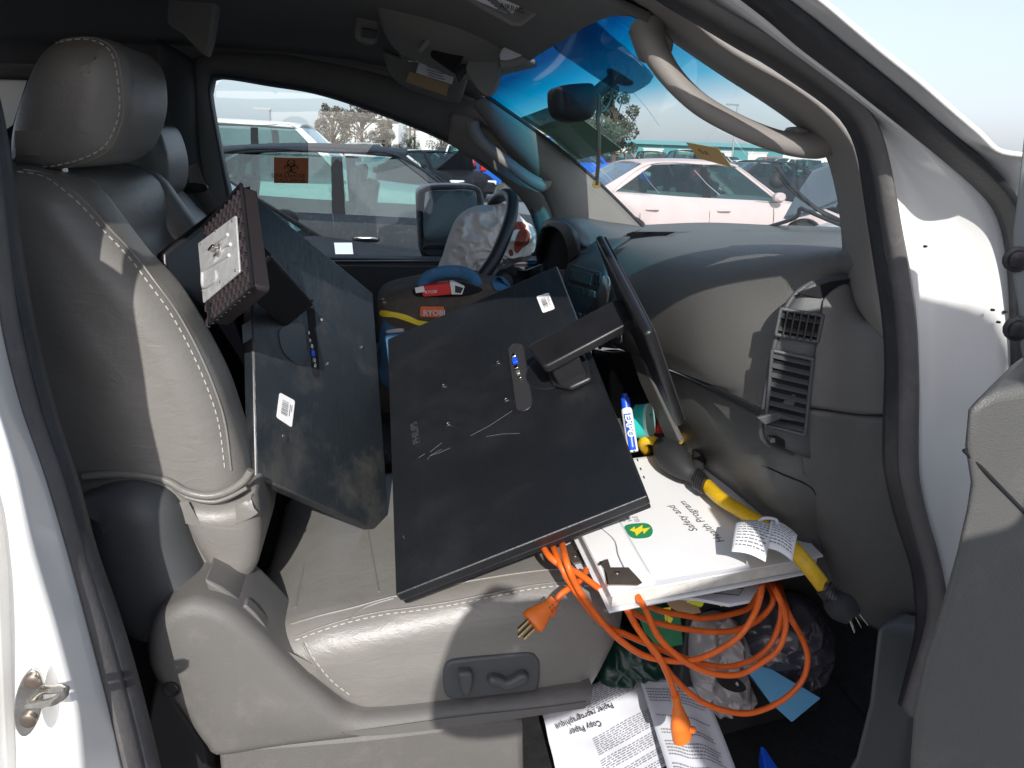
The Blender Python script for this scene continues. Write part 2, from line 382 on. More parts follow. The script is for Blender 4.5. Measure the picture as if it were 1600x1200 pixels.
def lathegeo(c, axis, prof, k=20):
    """prof: (distance along axis, radius)"""
    c = V(c); t = V(axis).normalized(); a = t.orthogonal().normalized(); b = t.cross(a)
    rows = [[c+t*h+(a*math.cos(2*math.pi*j/k)+b*math.sin(2*math.pi*j/k))*q for j in range(k)] for h, q in prof]
    v, f = grid(rows, True); f.append(tuple(range(k))); f.append(tuple(len(v)-k+j for j in range(k)))
    return v, f
def lathe(name, c, axis, prof, m, parent=None, k=20, **kw):
    v, f = lathegeo(c, axis, prof, k); return mk(name, v, f, m, parent, **kw)
def stitches(name, pts, m, parent, step=.011, ln=.0065, r=.0011, off=V((0, -.0015, 0))):
    P_ = cr(pts, 400); L = 0; gs = []; last = 0; acc = [0]
    for a, b in zip(P_, P_[1:]): acc.append(acc[-1]+(b-a).length)
    def at(d):
        for i in range(len(acc)-1):
            if acc[i+1] >= d: return P_[i].lerp(P_[i+1], (d-acc[i])/max(1e-9, acc[i+1]-acc[i]))
        return P_[-1]
    d = 0
    while d+ln < acc[-1]:
        a, b = at(d)+off, at(d+ln)+off; gs.append(tubegeo([a, (a+b)/2+off*.4, b], r, 5)); d += step
    v, f = join(*gs); return mk(name, v, f, m, parent)
def textgeo(s, size, org, xd, yd, mirror=False, extrude=0, align='LEFT', bold=0):
    c = bpy.data.curves.new('t', 'FONT'); c.body = s; c.size = size; c.align_x = align; c.offset = bold; c.resolution_u = 3
    o = bpy.data.objects.new('t', c); sc.collection.objects.link(o)
    dg = bpy.context.evaluated_depsgraph_get(); me = bpy.data.meshes.new_from_object(o.evaluated_get(dg))
    org, xd, yd = V(org), V(xd).normalized(), V(yd).normalized()
    vs = [org+xd*v.co.x*(-1 if mirror else 1)+yd*v.co.y for v in me.vertices]; fs = [tuple(p.vertices) for p in me.polygons]
    bpy.data.objects.remove(o); bpy.data.curves.remove(c); bpy.data.meshes.remove(me)
    return vs, fs
def text(name, s, size, org, xd, yd, m, parent, **k):
    v, f = textgeo(s, size, org, xd, yd, **k); return mk(name, v, f, m, parent, smooth=False)
def copytree(o, parent=None):
    c = o.copy(); sc.collection.objects.link(c)
    if parent: c.parent = parent
    for ch in list(o.children): copytree(ch, c)
    return c
def bvh_of(target):
    from mathutils.bvhtree import BVHTree
    me = target.data; return BVHTree.FromPolygons([v_.co for v_ in me.vertices], [tuple(p.vertices) for p in me.polygons])
def on_surf(bvh, pix, lift=.0, n=200):
    o = cr([(x, y, 0) for x, y in pix], n); out = []
    for q in o:
        d = ray(q.x, q.y).normalized(); h = bvh.ray_cast(CAM, d)
        if h[0] is not None: out.append(h[0]-d*lift)
    return out
class Plane:
    """frame on a parallelogram: P(u,v,h)"""
    def __init__(s, q, toward=None):
        s.o = q[0]; s.a = q[1]-q[0]; s.b = q[3]-q[0]; s.n = s.a.cross(s.b).normalized()
        if s.n.dot(CAM-s.o) < 0: s.n = -s.n
    def __call__(s, u, v, h=0): return s.o+s.a*u+s.b*v+s.n*h
    def px(s, x, y, h=0): return PP(x, y, s.o+s.n*h, s.n)
def slab(name, q, th, m, parent, bevel=.004, nu=2, nv=2, **k):
    """thin plate: front face on quad q (towards camera), thickness th away from it, with UV"""
    pl = Plane(q); vs = []; uv = []
    for h in (0, -th):
        for (u, v_) in ((0, 0), (1, 0), (1, 1), (0, 1)):
            vs.append(pl(u, v_, h)); uv.append((u, v_))
    fs = [(0, 1, 2, 3), (7, 6, 5, 4)]+[(i, (i+1) % 4, 4+(i+1) % 4, 4+i) for i in range(4)]
    return mk(name, vs, fs, m, parent, bevel=bevel, uv=uv, **k), pl
#@@STRUCT
# ================================================================== ground
gm = mat('asphalt_lot', (.18, .18, .178), .9, bump=(40, .4), var=(.6, .15), dirt=(3, (.27, .26, .245), .5))
v, f = grid([[V((x, y, 0)) for x in (-900, -60, 0, 60, 900)] for y in (-300, -20, 0, 60, 1500)])
struct(mk('ground', v, f, gm, smooth=False))
# ================================================================== the truck
truck = thing('pickup_truck', 'white pickup truck seen through its open passenger door, taupe leather seats inside', 'truck', (.2, 1.4, 0))
T = truck
def pl_(pts, Y): return [PY(x, y, Y) for x, y in pts]
# ---- shell that closes the cab
box('cab_floor', (.0, 1.6, .52), (2.6, 1.66, .04), 'carpet', T, 0)
fwl = [[V((x, y, z)) for y in (.80, 1.2, 1.8, 2.4)] for x, z in ((.86, .54), (.98, .66), (1.04, .85), (1.04, 1.1), (.95, 1.24), (.84, 1.262))]
netobj('firewall', fwl, 'carpet', T, 16, 16, solid=.01)
box('rear_wall', (-1.32, 1.6, 1.02), (.05, 1.7, 1.0), 'doortrim', T, .01)
# roof: outer skin with headliner below
hl = [[V((x, y, z-(.03 if y in (.86, 2.30) else 0))) for y in (.86, 1.05, 1.6, 2.12, 2.30)] for x, z in ((-1.34, 1.75), (-.6, 1.775), (-.1, 1.765), (.12, 1.725), (.285, 1.672))]
netobj('headliner', hl, 'headliner', T, 24, 24, solid=.01)
rs = [[V((x, y, z+.045-(.10 if y in (.70, 2.48) else 0))) for y in (.70, .9, 1.6, 2.3, 2.48)] for x, z in ((-1.40, 1.76), (-.6, 1.80), (-.1, 1.79), (.12, 1.75), (.27, 1.70))]
netobj('roof', rs, 'white', T, 24, 24, solid=.01)
# ---- driver side (far) wall: window ring
YW = 2.38
win = [(333, 160), (334, 135), (346, 122), (420, 133), (500, 147), (600, 180), (700, 222), (760, 262), (800, 293), (826, 325), (838, 360), (840, 385), (836, 402), (760, 403), (650, 402), (560, 400), (440, 398), (392, 392), (372, 340), (350, 250)]
out = [(296, 150), (298, 100), (330, 84), (420, 84), (500, 96), (600, 118), (700, 150), (755, 168), (835, 226), (885, 280), (925, 330), (930, 400), (890, 440), (760, 450), (650, 450), (560, 450), (430, 450), (350, 450), (320, 350), (303, 250)]
wi = cr([PY(x, y, YW) for x, y in win], 120, True)
mid = cr([PY(400+(x-400)*1.0+(0), y, YW-.03) for x, y in [(x+(-9 if x < 380 else 6 if x > 800 else 0), y+(-9 if y < 330 else 12)) for x, y in win]], 120, True)
ou = cr([PY(x, y, YW-.05) for x, y in out], 120, True)
v, f = grid([wi, [a.lerp(b, .5)+V((0, -.012, 0)) for a, b in zip(wi, mid)], mid], True)
mk('window_seal', v, f, 'seal', T, solid=.008, ang=60)
wallmid = [a.lerp(b, .5)+V((0, -.01, 0)) for a, b in zip(mid, ou)]
v, f = grid([mid, wallmid, ou], True); mk('driver_door_frame', v, f, 'headliner', T, solid=.01, ang=60)
# headliner side rail linking window frame with roof cloth
A = [PY(x, y, YW-.05) for x, y in ((180, 110), (298, 96), (420, 84), (500, 96), (600, 118), (700, 150), (755, 168))]
B = [V((p.x, 2.30, 1.76 if p.x < -.1 else 1.76-(p.x+.1)*.26)) for p in A]
band('roof_rail_trim', A, B, 'headliner', T, nc=5, bulge=V((0, .02, .01)), solid=.01)
# far B pillar and what lies behind it
band('far_b_pillar', pl_([(250, 60), (248, 150), (240, 300), (250, 450), (270, 560)], 2.28), pl_([(300, 95), (302, 150), (310, 250), (332, 350), (362, 460)], YW-.05), 'doortrim', T, nc=5, bulge=V((0, -.03, 0)), solid=.02)
v, f = prismgeo(pl_([(-60, 0), (255, 0), (255, 600), (-60, 600)], 2.45), (0, .02, 0)); mk('rear_side_panel', v, f, 'doortrim', T)
# far rear window glimpse
prism('rear_window', pl_([(-60, 122), (42, 125), (20, 195), (-60, 250)], 2.42), (0, .004, 0), mat('rear_glass_bright', (.42, .47, .48), .2), T, 0)
netobj('rear_header_trim', [pl_([(-60, 96), (0, 98), (120, 104), (250, 112)], 2.36), pl_([(-60, 122), (0, 122), (60, 124), (250, 130)], 2.40)], 'headliner', T, 10, 4)
# driver door inner trim below the glass
dd = [pl_([(350, 412), (500, 414), (650, 414), (840, 414)], 2.34), pl_([(350, 420), (500, 420), (650, 422), (860, 424)], 2.30), pl_([(340, 470), (500, 470), (650, 470), (860, 470)], 2.29), pl_([(340, 560), (500, 560), (650, 560), (900, 560)], 2.26), pl_([(340, 760), (500, 760), (650, 760), (900, 760)], 2.26)]
netobj('driver_door_trim', dd, 'doortrim', T, 20, 20)
tube('window_ledge', pl_([(392, 411), (500, 413), (650, 413), (838, 412)], 2.335), .012, 'black', T, n=20)
# driver window glass with sticker
gw = prism('driver_window_glass', [p+V((0, .012, 0)) for p in cr([PY(x, y, YW) for x, y in win], 60, True)], (0, .004, 0), 'glass_side', T, 0)
st = tag(bpy.data.objects.new('biohazard_sticker', None), 'orange biohazard sticker on the driver window, lettering reversed', 'sticker')
sc.collection.objects.link(st); st.location = PY(455, 268, YW)
q = [PY(x, y, YW+.006) for x, y in ((428, 246), (482, 247), (482, 288), (428, 286))]
slab('sticker_sheet', q, .0012, 'haz', st, 0)
pl = Plane(q)
c_ = pl(.5, .36, .0012); ux = pl.a.normalized(); uy = -pl.b.normalized(); gs = []
def ringgeo(c, ux, uy, r0, r1, a0=0, a1=2*math.pi, k=20):
    rows = [[c+(ux*math.cos(a0+(a1-a0)*i/k)+uy*math.sin(a0+(a1-a0)*i/k))*r_ for i in range(k+1)] for r_ in (r0, r1)]
    return grid(rows)
for k in range(3):
    a = math.pi/2+k*2*math.pi/3; cc = c_+(ux*math.cos(a)+uy*math.sin(a))*.0105
    gs.append(ringgeo(cc, ux, uy, .0085, .0115, a+.45, a+2*math.pi-.45))
gs.append(ringgeo(c_, ux, uy, .009, .0110)); gs.append(ringgeo(c_, ux, uy, 0, .003))
v, f = join(*gs); mk('biohazard_symbol', v, f, 'ink', st, smooth=False)
text('lettering', 'BIOHAZARD', .0165, pl(.90, .78, .0014), ux, uy, 'ink', st, mirror=True)
text('lettering', 'BIOPELIGRO', .0150, pl(.90, .97, .0014), ux, uy, 'ink', st, mirror=True)
# ---- windshield
WT0, WT1, WB0, WB1 = V((.285, 2.2, 1.650)), V((.30, .92, 1.672)), V((.823, 2.36, 1.287)), V((.83, .88, 1.292))
def WS(u, v): # u 0 far ..1 near, v 0 bottom..1 top
    p = WB0.lerp(WB1, u).lerp(WT0.lerp(WT1, u), v); b = math.sin(math.pi*min(1, max(0, u)))*.05
    return p+V((b, 0, b*.5))+V((.5, 0, 1)).normalized()*.02*math.sin(math.pi*min(1, max(0, v)))
vs, uv = [], []; n1, n2 = 20, 20
for j in range(n2+1):
    for i in range(n1+1): vs.append(WS(-.02+i/n1*1.04, -.05+j/n2*1.08)); uv.append((i/n1, -.05+j/n2*1.08))
fs = [(j*(n1+1)+i, j*(n1+1)+i+1, (j+1)*(n1+1)+i+1, (j+1)*(n1+1)+i) for j in range(n2) for i in range(n1)]
mk('windshield', vs, fs, 'glass_ws', T, uv=uv)
wn = (WT0-WB0).cross(WB1-WB0).normalized()
if wn.x < 0: wn = -wn
def WP(x, y, h=0): return PP(x, y, (WB0+WB1+WT0+WT1)/4+V((.03, 0, .02))+wn*h, wn)
# frit / sensor shade band beside the mirror mount, stuck on the glass
fr = [WP(x, y, -.004) for x, y in cr([V((x, y, 0)).to_tuple() for x, y in ((862, 78), (925, 30), (960, 62), (1012, 112), (1018, 130), (980, 147), (955, 138), (900, 105))], 40, True) for x, y in [(x, y)]] if False else [WP(p.x, p.y, -.006) for p in cr([(x, y, 0) for x, y in ((862, 66), (905, 22), (960, 62), (1010, 108), (1020, 124), (1000, 140), (980, 147), (955, 136), (900, 100))], 40, True)]
v, f = prismgeo(fr, wn*.002); mk('sensor_shade_patch', v, f, glassmat('frit_blue', (.42, .58, .66)), T, smooth=False)
# glass border seal on the far edge
tube('windshield_molding', [WS(.0, t)+V((.0, -.01, -.004)) for t in (1.02, .8, .6, .4, .2, 0, -.05)], .0055, 'seal', T, n=24)
band('windshield_molding', [WS(-.03, t)+V((.012, .03, 0)) for t in (1, .75, .5, .25, 0)], [WS(-.06, t)+V((.012, .06, -.01)) for t in (1, .75, .5, .25, 0)], 'white', T)
# ---- driver side A pillar trim and its grab handle
Au = [WS(0, t)+V((-.004, -.012, -.008)) for t in (1.0, .75, .5, .25, 0, -.06)]
Al = pl_([(752, 176), (790, 232), (835, 280), (862, 330), (872, 380), (876, 420)], 2.31)
band('driver_pillar_trim', Au, Al, 'pillartrim', T, nc=8, bulge=V((-.03, -.035, 0)), solid=.006)
Am = pl_([(700, 222), (760, 262), (800, 293), (828, 325), (842, 360), (846, 420)], YW-.02)
band('driver_pillar_trim', pl_([(705, 176), (752, 190), (800, 235), (850, 300), (868, 350), (872, 440)], 2.315), Am, 'pillartrim', T, nc=5, bulge=V((0, -.015, 0)), solid=.006)
tube('grab_handle', pl_([(738, 190), (742, 208), (758, 228), (790, 252), (825, 278), (848, 290), (852, 282)], 2.24), lambda t: .020-.004*math.sin(math.pi*t), 'pillartrim', T, n=30, k=12)
# ---- passenger A pillar: trim, grab handle, seal, jamb, outer seal, body
ti = [(900, -30), (948, 2), (1004, 30), (1052, 62), (1130, 115), (1200, 160), (1248, 195), (1290, 235), (1310, 300), (1318, 360), (1322, 420), (1332, 470), (1383, 527)]
to = [(980, -40), (1040, 0), (1085, 30), (1120, 60), (1165, 90), (1233, 128), (1290, 168), (1323, 203), (1345, 250), (1360, 350), (1372, 440), (1385, 500), (1392, 530)]
band('passenger_pillar_trim', [PY(x, y, Y) for (x, y), Y in zip(ti, [1.0, .97, .95, .93, .92, .91, .90, .90, .90, .90, .90, .88, .80])], pl_(to, .80), 'pillartrim', T, n=60, nc=8, bulge=V((-.008, -.02, 0)), solid=.006)
hp = [(1012, 40), (1020, 72), (1048, 118), (1090, 160), (1140, 190), (1195, 214), (1240, 226), (1275, 226), (1296, 214)]
tube('grab_handle', [PY(x, y, .885-.02*math.sin(i/8*math.pi)) for i, (x, y) in enumerate(hp)], lambda t: .0152+.008*abs(2*t-1)**4-.001*math.sin(math.pi*t), 'pillartrim', T, n=48, k=16, flat=.8)
prism('handle_base', pl_([(1000, 38), (1012, 28), (1035, 40), (1056, 62), (1052, 85), (1035, 95), (1018, 88)], .875), (0, .05, 0), 'pillartrim', T, .008)
prism('handle_base', pl_([(1245, 196), (1262, 200), (1290, 225), (1302, 240), (1290, 246), (1262, 240), (1235, 225)], .875), (0, .03, 0), 'pillartrim', T, .008)
so_ = [(1020, -60), (1100, 0), (1150, 30), (1200, 58), (1250, 90), (1310, 133), (1350, 173), (1370, 213), (1386, 280), (1402, 367), (1415, 430), (1424, 500), (1428, 600), (1428, 680), (1430, 742), (1442, 800), (1460, 860), (1473, 930), (1470, 975), (1452, 1010), (1432, 1060), (1415, 1110)]
si_ = [(950, -60), (1030, 0), (1090, 36), (1150, 72), (1195, 97), (1233, 122), (1290, 162), (1322, 195), (1341, 240), (1352, 310), (1363, 383), (1378, 480), (1384, 560), (1382, 640), (1381, 719), (1390, 770), (1403, 820), (1424, 885), (1431, 940), (1431, 989), (1420, 1040), (1405, 1100)]
def mix(a, b, t): return [(p[0]*(1-t)+q[0]*t, p[1]*(1-t)+q[1]*t) for p, q in zip(a, b)]
def sealpair(nm, o, i, Y, m1, m2):
    mid_ = mix(o, i, .5)
    band(nm, pl_(o, Y), pl_(mid_, Y-.006), m1, T, n=90, nc=6, bulge=V((0, -.016, 0)), solid=.004)
    band(nm, pl_(mid_, Y-.006), pl_(i, Y+.02), m2, T, n=90, nc=6, bulge=V((0, -.006, 0)), solid=.004)
sealpair('door_seal', so_, si_, .750, 'sealgrey', 'seal')
# jamb between inner and outer seal
oi = [(1080, -60), (1160, -2), (1205, 33), (1250, 72), (1320, 125), (1400, 188), (1465, 240), (1520, 287), (1550, 320), (1567, 360), (1576, 420), (1580, 500), (1582, 600), (1584, 680), (1585, 742), (1590, 800), (1600, 860), (1620, 930), (1640, 975), (1640, 1010), (1640, 1060), (1640, 1110)]
band('door_jamb', pl_(so_, .745), pl_(oi, .712), 'white', T, n=90, nc=8, bulge=V((.0, .018, 0)), solid=.004)
oo = [(1150, -60), (1222, 0), (1268, 34), (1330, 84), (1395, 137), (1450, 185), (1500, 226), (1540, 262), (1566, 292), (1580, 320), (1592, 370), (1600, 430), (1606, 500), (1608, 600)]
band('outer_door_seal', pl_(oi[:14], .710), pl_(oo, .690), 'seal', T, n=80, nc=8, bulge=V((0, -.022, 0)), solid=.004)
ob = [(1205, -60), (1285, 0), (1335, 42), (1385, 84), (1440, 128), (1490, 172), (1532, 208), (1562, 236), (1600, 242), (1650, 246), (1700, 300), (1700, 400), (1700, 500), (1700, 600)]
band('fender', pl_(oo, .694), [PY(x, y, .64) for x, y in ob], 'white', T, n=80, nc=8, bulge=V((0, -.008, .0)), solid=.004)
netobj('front_fender', [[V((.70, .66, 1.20)), V((1.3, .60, 1.20)), V((2.0, .60, 1.14)), V((2.4, .70, 1.02))], [V((.68, .63, 1.0)), V((1.3, .56, 1.02)), V((2.0, .56, 1.0)), V((2.45, .66, .9))], [V((.66, .64, .75)), V((1.2, .58, .95)), V((2.1, .58, .95)), V((2.5, .66, .7))], [V((.64, .66, .45)), V((1.05, .60, .5)), V((2.3, .60, .5)), V((2.5, .68, .45))]], 'white', T, 24, 16, solid=.01)
# small holes and sealant dots on the jamb
for x, y in ((1444, 385), (1549, 484), (1568, 487), (1558, 503)):
    lathe('drain_plug', PY(x, y, .715), (0, -1, .1), [(0, .0015), (.004, .0012)], 'blackmatte', T, k=8)
# kick panel, sill
prism('kick_panel', pl_([(1368, 975), (1436, 990), (1446, 1030), (1436, 1080), (1415, 1130), (1400, 1260), (1290, 1260), (1332, 1188), (1354, 1100)], .80), (.06, .035, 0), 'plasticgrey', T, .012)
# ---- B pillar, left edge
p0 = [(-20, 120), (-6, 143), (12, 233), (34, 400), (55, 520), (85, 640), (123, 760), (150, 860), (185, 960), (215, 1060), (245, 1180), (262, 1260)]
p1 = [(-60, 120), (-40, 143), (-18, 300), (0, 470), (12, 545), (36, 640), (72, 740), (108, 855), (140, 975), (172, 1100), (195, 1200), (208, 1260)]
pm = mix(p1, p0, .62)
band('pillar_seal', pl_(p0, .80), pl_(pm, .785), 'seal', T, n=80, nc=5, bulge=V((0, -.01, 0)))
band('pillar_seal', pl_(pm, .785), pl_(p1, .765), 'sealgrey', T, n=80, nc=5, bulge=V((0, -.014, 0)))
p2 = [(-160, 120), (-140, 143), (-100, 300), (-60, 470), (-40, 545), (-10, 640), (18, 740), (42, 865), (75, 975), (102, 1075), (112, 1120), (118, 1260)]
band('b_pillar', pl_(p1, .772), pl_(p2, .690), 'white', T, n=80, nc=6, bulge=V((0, .004, 0)))
p3 = [(-240, 120), (-220, 143), (-180, 300), (-120, 470), (-100, 545), (-60, 640), (-12, 740), (8, 865), (14, 975), (18, 1075), (20, 1120), (26, 1260)]
band('b_pillar', pl_(p2, .690), pl_(p3, .715), 'white', T, n=80, nc=6, bulge=V((0, .02, 0)))
p4 = [(-340, 120), (-300, 143), (-280, 300), (-220, 470), (-200, 545), (-160, 640), (-120, 740), (-100, 865), (-90, 975), (-90, 1075), (-90, 1120), (-90, 1260)]
band('rear_quarter_panel', pl_(p3, .715), pl_(p4, .64), 'white', T, n=60, nc=6, bulge=V((0, -.02, 0)))
pt_ = [(x-20, y) for x, y in p0]; a_ = [PY(x, y, .835) for x, y in [(-30, 20)]+pt_]
band('b_pillar_shade_panel', a_, [V((-1.5, .84, p.z)) for p in a_], 'doortrim', T, nc=3, solid=.01)  # unseen panel behind the seal, added to block sun from the seat back
box('rear_shade_wall', (-1.0, .80, 1.0), (1.0, .05, 1.4), 'doortrim', T, 0)  # unseen wall, added to keep sun off the seat's rear part
# roof side rail above the door opening (out of frame, shades the seat)
ra = [V((-1.3, .77, 1.62)), V((-.7, .77, 1.64)), V((-.2, .765, 1.665)), V((.1, .76, 1.665)), V((.22, .76, 1.655))]
band('roof_side_rail', ra, [p+V((0, -.09, .05)) for p in ra], 'white', T, nc=5, bulge=V((0, -.02, .01)))
band('roof_side_rail', ra, [p+V((0, .10, .05)) for p in ra], 'headliner', T, nc=5, bulge=V((0, 0, -.01)))
# striker on the B pillar
stp = struct if False else None
sc0 = PY(52, 1093, .683)
so1 = [PY(48+22*math.cos(a)*(1 if True else 1)+7*math.sin(a)*-1, 1093+52*math.sin(a), .685) for a in [2*math.pi*i/28 for i in range(28)]]
stk = prism('door_striker', so1, (0, -.006, 0), 'chrome', T, .0015)
for x, y in ((52, 1064), (45, 1124)):
    lathe('striker_screw', PY(x, y, .679), (0, -1, 0), [(0, .0075), (.003, .0075), (.004, .006), (.0045, .003)], 'clip', stk, k=16)
tube('striker_loop', [PY(66, 1078, .682), PY(84, 1078, .655), PY(101, 1076, .642), PY(97, 1087, .642), PY(78, 1098, .650), PY(45, 1102, .678)], .0042, 'chrome', stk, n=30, k=10)
# ---- the open passenger door at the right edge
DY = .46
prism('passenger_door', pl_([(1640, 596), (1598, 600), (1556, 606), (1522, 622), (1508, 645), (1503, 700), (1512, 758), (1506, 800), (1490, 870), (1465, 960), (1440, 1035), (1424, 1110), (1418, 1190), (1416, 1270), (1900, 1270), (1900, 596)], DY), (.12, .10, 0), 'dashlow', T, .03, seg=5)
tube('door_panel_seam', [PY(1506, 703, DY+.004), PY(1540, 738, DY), PY(1575, 774, DY), PY(1605, 805, DY)], .0016, 'void', T, n=12)
prism('door_window_frame', pl_([(1600, 120), (1592, 215), (1583, 300), (1575, 360), (1574, 430), (1583, 480), (1587, 545), (1600, 600), (1700, 600), (1700, 120)], .50), (.05, -.02, 0), mat('door_frame_grey', (.16, .175, .175), .45), T, .006, seg=3)
for y in (405, 513):
    b_ = lathe('frame_bolt', PY(1588, y, .498), (-.4, -1, 0), [(0, .0095), (.002, .0095), (.003, .007), (.005, .006), (.006, .003)], 'black', T, k=16)
#@@INTERIOR
# ================================================================== seats
def pxs(pts, Y): return [PY(x, y, Y) for x, y in pts]
seat = part_group('passenger_seat', T, (-.1, 1.2, .55))
bk = [(20, 262), (60, 266), (96, 276), (132, 297), (170, 345), (213, 400), (257, 446), (283, 483), (313, 533), (347, 600), (370, 667), (388, 723), (400, 790), (405, 840), (397, 889), (371, 917), (330, 915), (250, 920), (150, 900), (60, 700), (0, 500), (-40, 330)]
v, f = pillowgeo(bk, 1.0, 1.15, .048, n=130, seg=9, wr=.006)
bki = [(x-(0 if x < 150 or y > 880 else min(50, (x-150)*.8)), y) for x, y in bk]
v2, f2 = pillowgeo(bki, 1.10, 1.40, .02, n=100, seg=4, Yr=1.048); mk('back_insert', v2, f2, 'leather', seat, ang=80)
v2, f2 = pillowgeo(bk, 1.36, 1.47, .045, n=100, seg=6, Yr=1.048); mk('seat_bolster', v2, f2, 'leather', seat, ang=80); 
bko = mk('seat_backrest', v, f, 'leather', seat, ang=80)
st1 = [(27, 268), (60, 273), (83, 284), (127, 321), (160, 358), (200, 400), (233, 443), (267, 490), (300, 550), (327, 613), (343, 667), (352, 738)]
bbk = bvh_of(bko); stitches('backrest_stitching', on_surf(bbk, st1, .0004), 'thread', seat, .0105, .0062, .0010, V((0, -.0003, 0)))
tube('backrest_piping', on_surf(bbk, [(x+9, y-3) for x, y in st1], 0, 80), .0018, 'leather', seat, n=60, k=8)
# fold line where side panel meets lower back cover
tube('backrest_fold', pxs([(130, 745), (180, 741), (230, 744), (262, 752), (290, 768), (325, 775), (355, 768), (380, 752), (392, 735)], .992), .0055, 'leather', seat, n=40, k=10)
tube('backrest_fold', pxs([(268, 757), (290, 776), (330, 784), (360, 776), (386, 762)], .991), .003, 'leather', seat, n=40, k=10)
pillow('backrest_lower_cover', [(262, 772), (296, 780), (335, 786), (372, 778), (398, 764), (406, 800), (408, 842), (400, 888), (370, 922), (340, 905), (312, 868), (285, 820)], .988, 1.2, .028, 'leather', seat, n=90, Yr=1.004)
hr = [(12, 245), (14, 200), (28, 150), (50, 95), (72, 70), (105, 55), (150, 55), (178, 66), (196, 92), (203, 130), (202, 170), (190, 210), (170, 240), (130, 258), (70, 265), (25, 262)]
hro = pillow('headrest', hr, 1.045, 1.285, .045, 'leather', seat, n=90, Yr=1.07); bhr = bvh_of(hro)
hst = [(20, 260), (60, 261), (100, 256), (140, 243), (165, 226), (181, 195), (187, 165), (184, 125), (178, 92), (165, 72), (140, 62), (110, 62), (85, 68)]
stitches('headrest_stitching', on_surf(bhr, hst, .0004), 'thread', seat, .0095, .0058, .0009, V((0, -.0003, 0)))
tube('headrest_piping', pxs([(x+(6 if x > 100 else 0), y+(6 if y > 150 else -3)) for x, y in hst], 1.060) if False else on_surf(bhr, [(x+(6 if x > 100 else 0), y+(5 if y > 150 else -2)) for x, y in hst], 0, 80), .0016, 'leather', seat, k=8)
for dy in (1.10, 1.23):
    tube('headrest_post', [PY(95, 235, dy), PY(105, 330, dy)], .006, 'chrome', seat)
cu = [(392, 1005), (402, 985), (440, 968), (500, 948), (560, 937), (640, 919), (750, 897), (860, 882), (930, 885), (963, 905), (970, 935), (965, 968), (949, 1004), (925, 1048), (900, 1070), (700, 1098), (590, 1108), (540, 1096), (490, 1066), (440, 1036), (402, 1018)]
v, f = pillowgeo(cu, .925, 1.46, .06, n=120, seg=8, wr=.006)
cuo = mk('seat_cushion', v, f, 'leather', seat, ang=80); bcu = bvh_of(cuo)
cst = [(462, 1000), (500, 986), (545, 972), (600, 960), (640, 955), (700, 946), (760, 934), (830, 920), (890, 914), (935, 917)]
stitches('cushion_stitching', on_surf(bcu, cst, .0004), 'thread', seat, .0105, .006, .0009, V((0, -.0003, 0)))
tube('cushion_piping', on_surf(bcu, [(x, y-5) for x, y in cst], 0, 80), .0016, 'leather', seat, k=8)
tube('cushion_piping', on_surf(bcu, [(455, 975), (500, 962), (550, 950), (600, 936), (640, 927), (750, 905), (860, 890), (925, 893)], 0, 80), .002, 'leather', seat, k=8)
stitches('cushion_stitching', on_surf(bcu, [(478, 1004), (495, 1035), (520, 1065), (550, 1088)], .0004), 'thread', seat, .0105, .006, .0009, V((0, -.0003, 0)))
tube('cushion_piping', on_surf(bcu, [(473, 1004), (489, 1036), (514, 1068), (544, 1090)], 0, 40), .0016, 'leather', seat, k=8)
tube('cushion_piping', on_surf(bcu, [(545, 970), (565, 952), (590, 942), (615, 935)], 0, 40), .0018, 'leather', seat, k=8)
# inner cushion top panel, slightly raised, with seams
ctz = PY(700, 905, .985).z
tube('cushion_seam', on_surf(bcu, ((575, 830), (582, 870), (592, 925)), 0, 30), .0016, 'leather', seat, n=12, k=6)
tube('cushion_seam', on_surf(bcu, ((462, 950), (470, 910), (476, 880)), 0, 30), .0016, 'leather', seat, n=12, k=6)
# recliner cover, dome and side trim in hard plastic
pillow('recliner_cover', [(130, 790), (150, 765), (185, 752), (222, 750), (258, 762), (282, 788), (298, 840), (325, 900), (352, 938), (330, 965), (280, 990), (220, 990), (170, 940)], .945, 1.2, .045, 'plasticgrey', seat, n=80, Yr=.99)
tr_ = [(232, 1010), (240, 970), (262, 945), (296, 931), (328, 932), (368, 948), (410, 985), (460, 1037), (505, 1078), (548, 1108), (600, 1112), (760, 1094), (915, 1072), (922, 1080), (918, 1098), (850, 1110), (700, 1127), (560, 1146), (440, 1160), (345, 1174), (322, 1158), (285, 1105), (242, 1050)]
pillow('seat_side_trim', tr_, .895, 1.05, .022, 'plastic', seat, n=140, Yr=.915)
prism('seat_side_trim', pxs([(318, 905), (345, 918), (372, 938), (385, 968), (368, 958), (330, 940)], .93), (0, .1, 0), 'plastic', seat, .004)
prism('trim_clip', pxs([(376, 950), (384, 945), (398, 958), (412, 975), (424, 998), (420, 1004), (400, 985)], .925), (0, .02, 0), 'plastic', seat, .002)
prism('trim_gap', pxs([(372, 942), (385, 944), (428, 990), (424, 1006), (400, 985)], .95), (0, .02, 0), 'void', seat, .001)
lathe('trim_screw', PY(268, 1078, .893), (0, -1, 0), [(-.01, .012), (.0005, .011), (.001, .009), (-.002, .007)], 'blackmatte', seat, k=18)
prism('seat_base', pxs([(340, 1168), (560, 1150), (815, 1121), (818, 1140), (822, 1290), (350, 1290)], .93), (0, .5, 0), 'plastic', seat, .01)
prism('seat_base', pxs([(240, 1040), (330, 1170), (345, 1290), (200, 1290)], .97), (0, .3, 0), 'black', seat, .01)
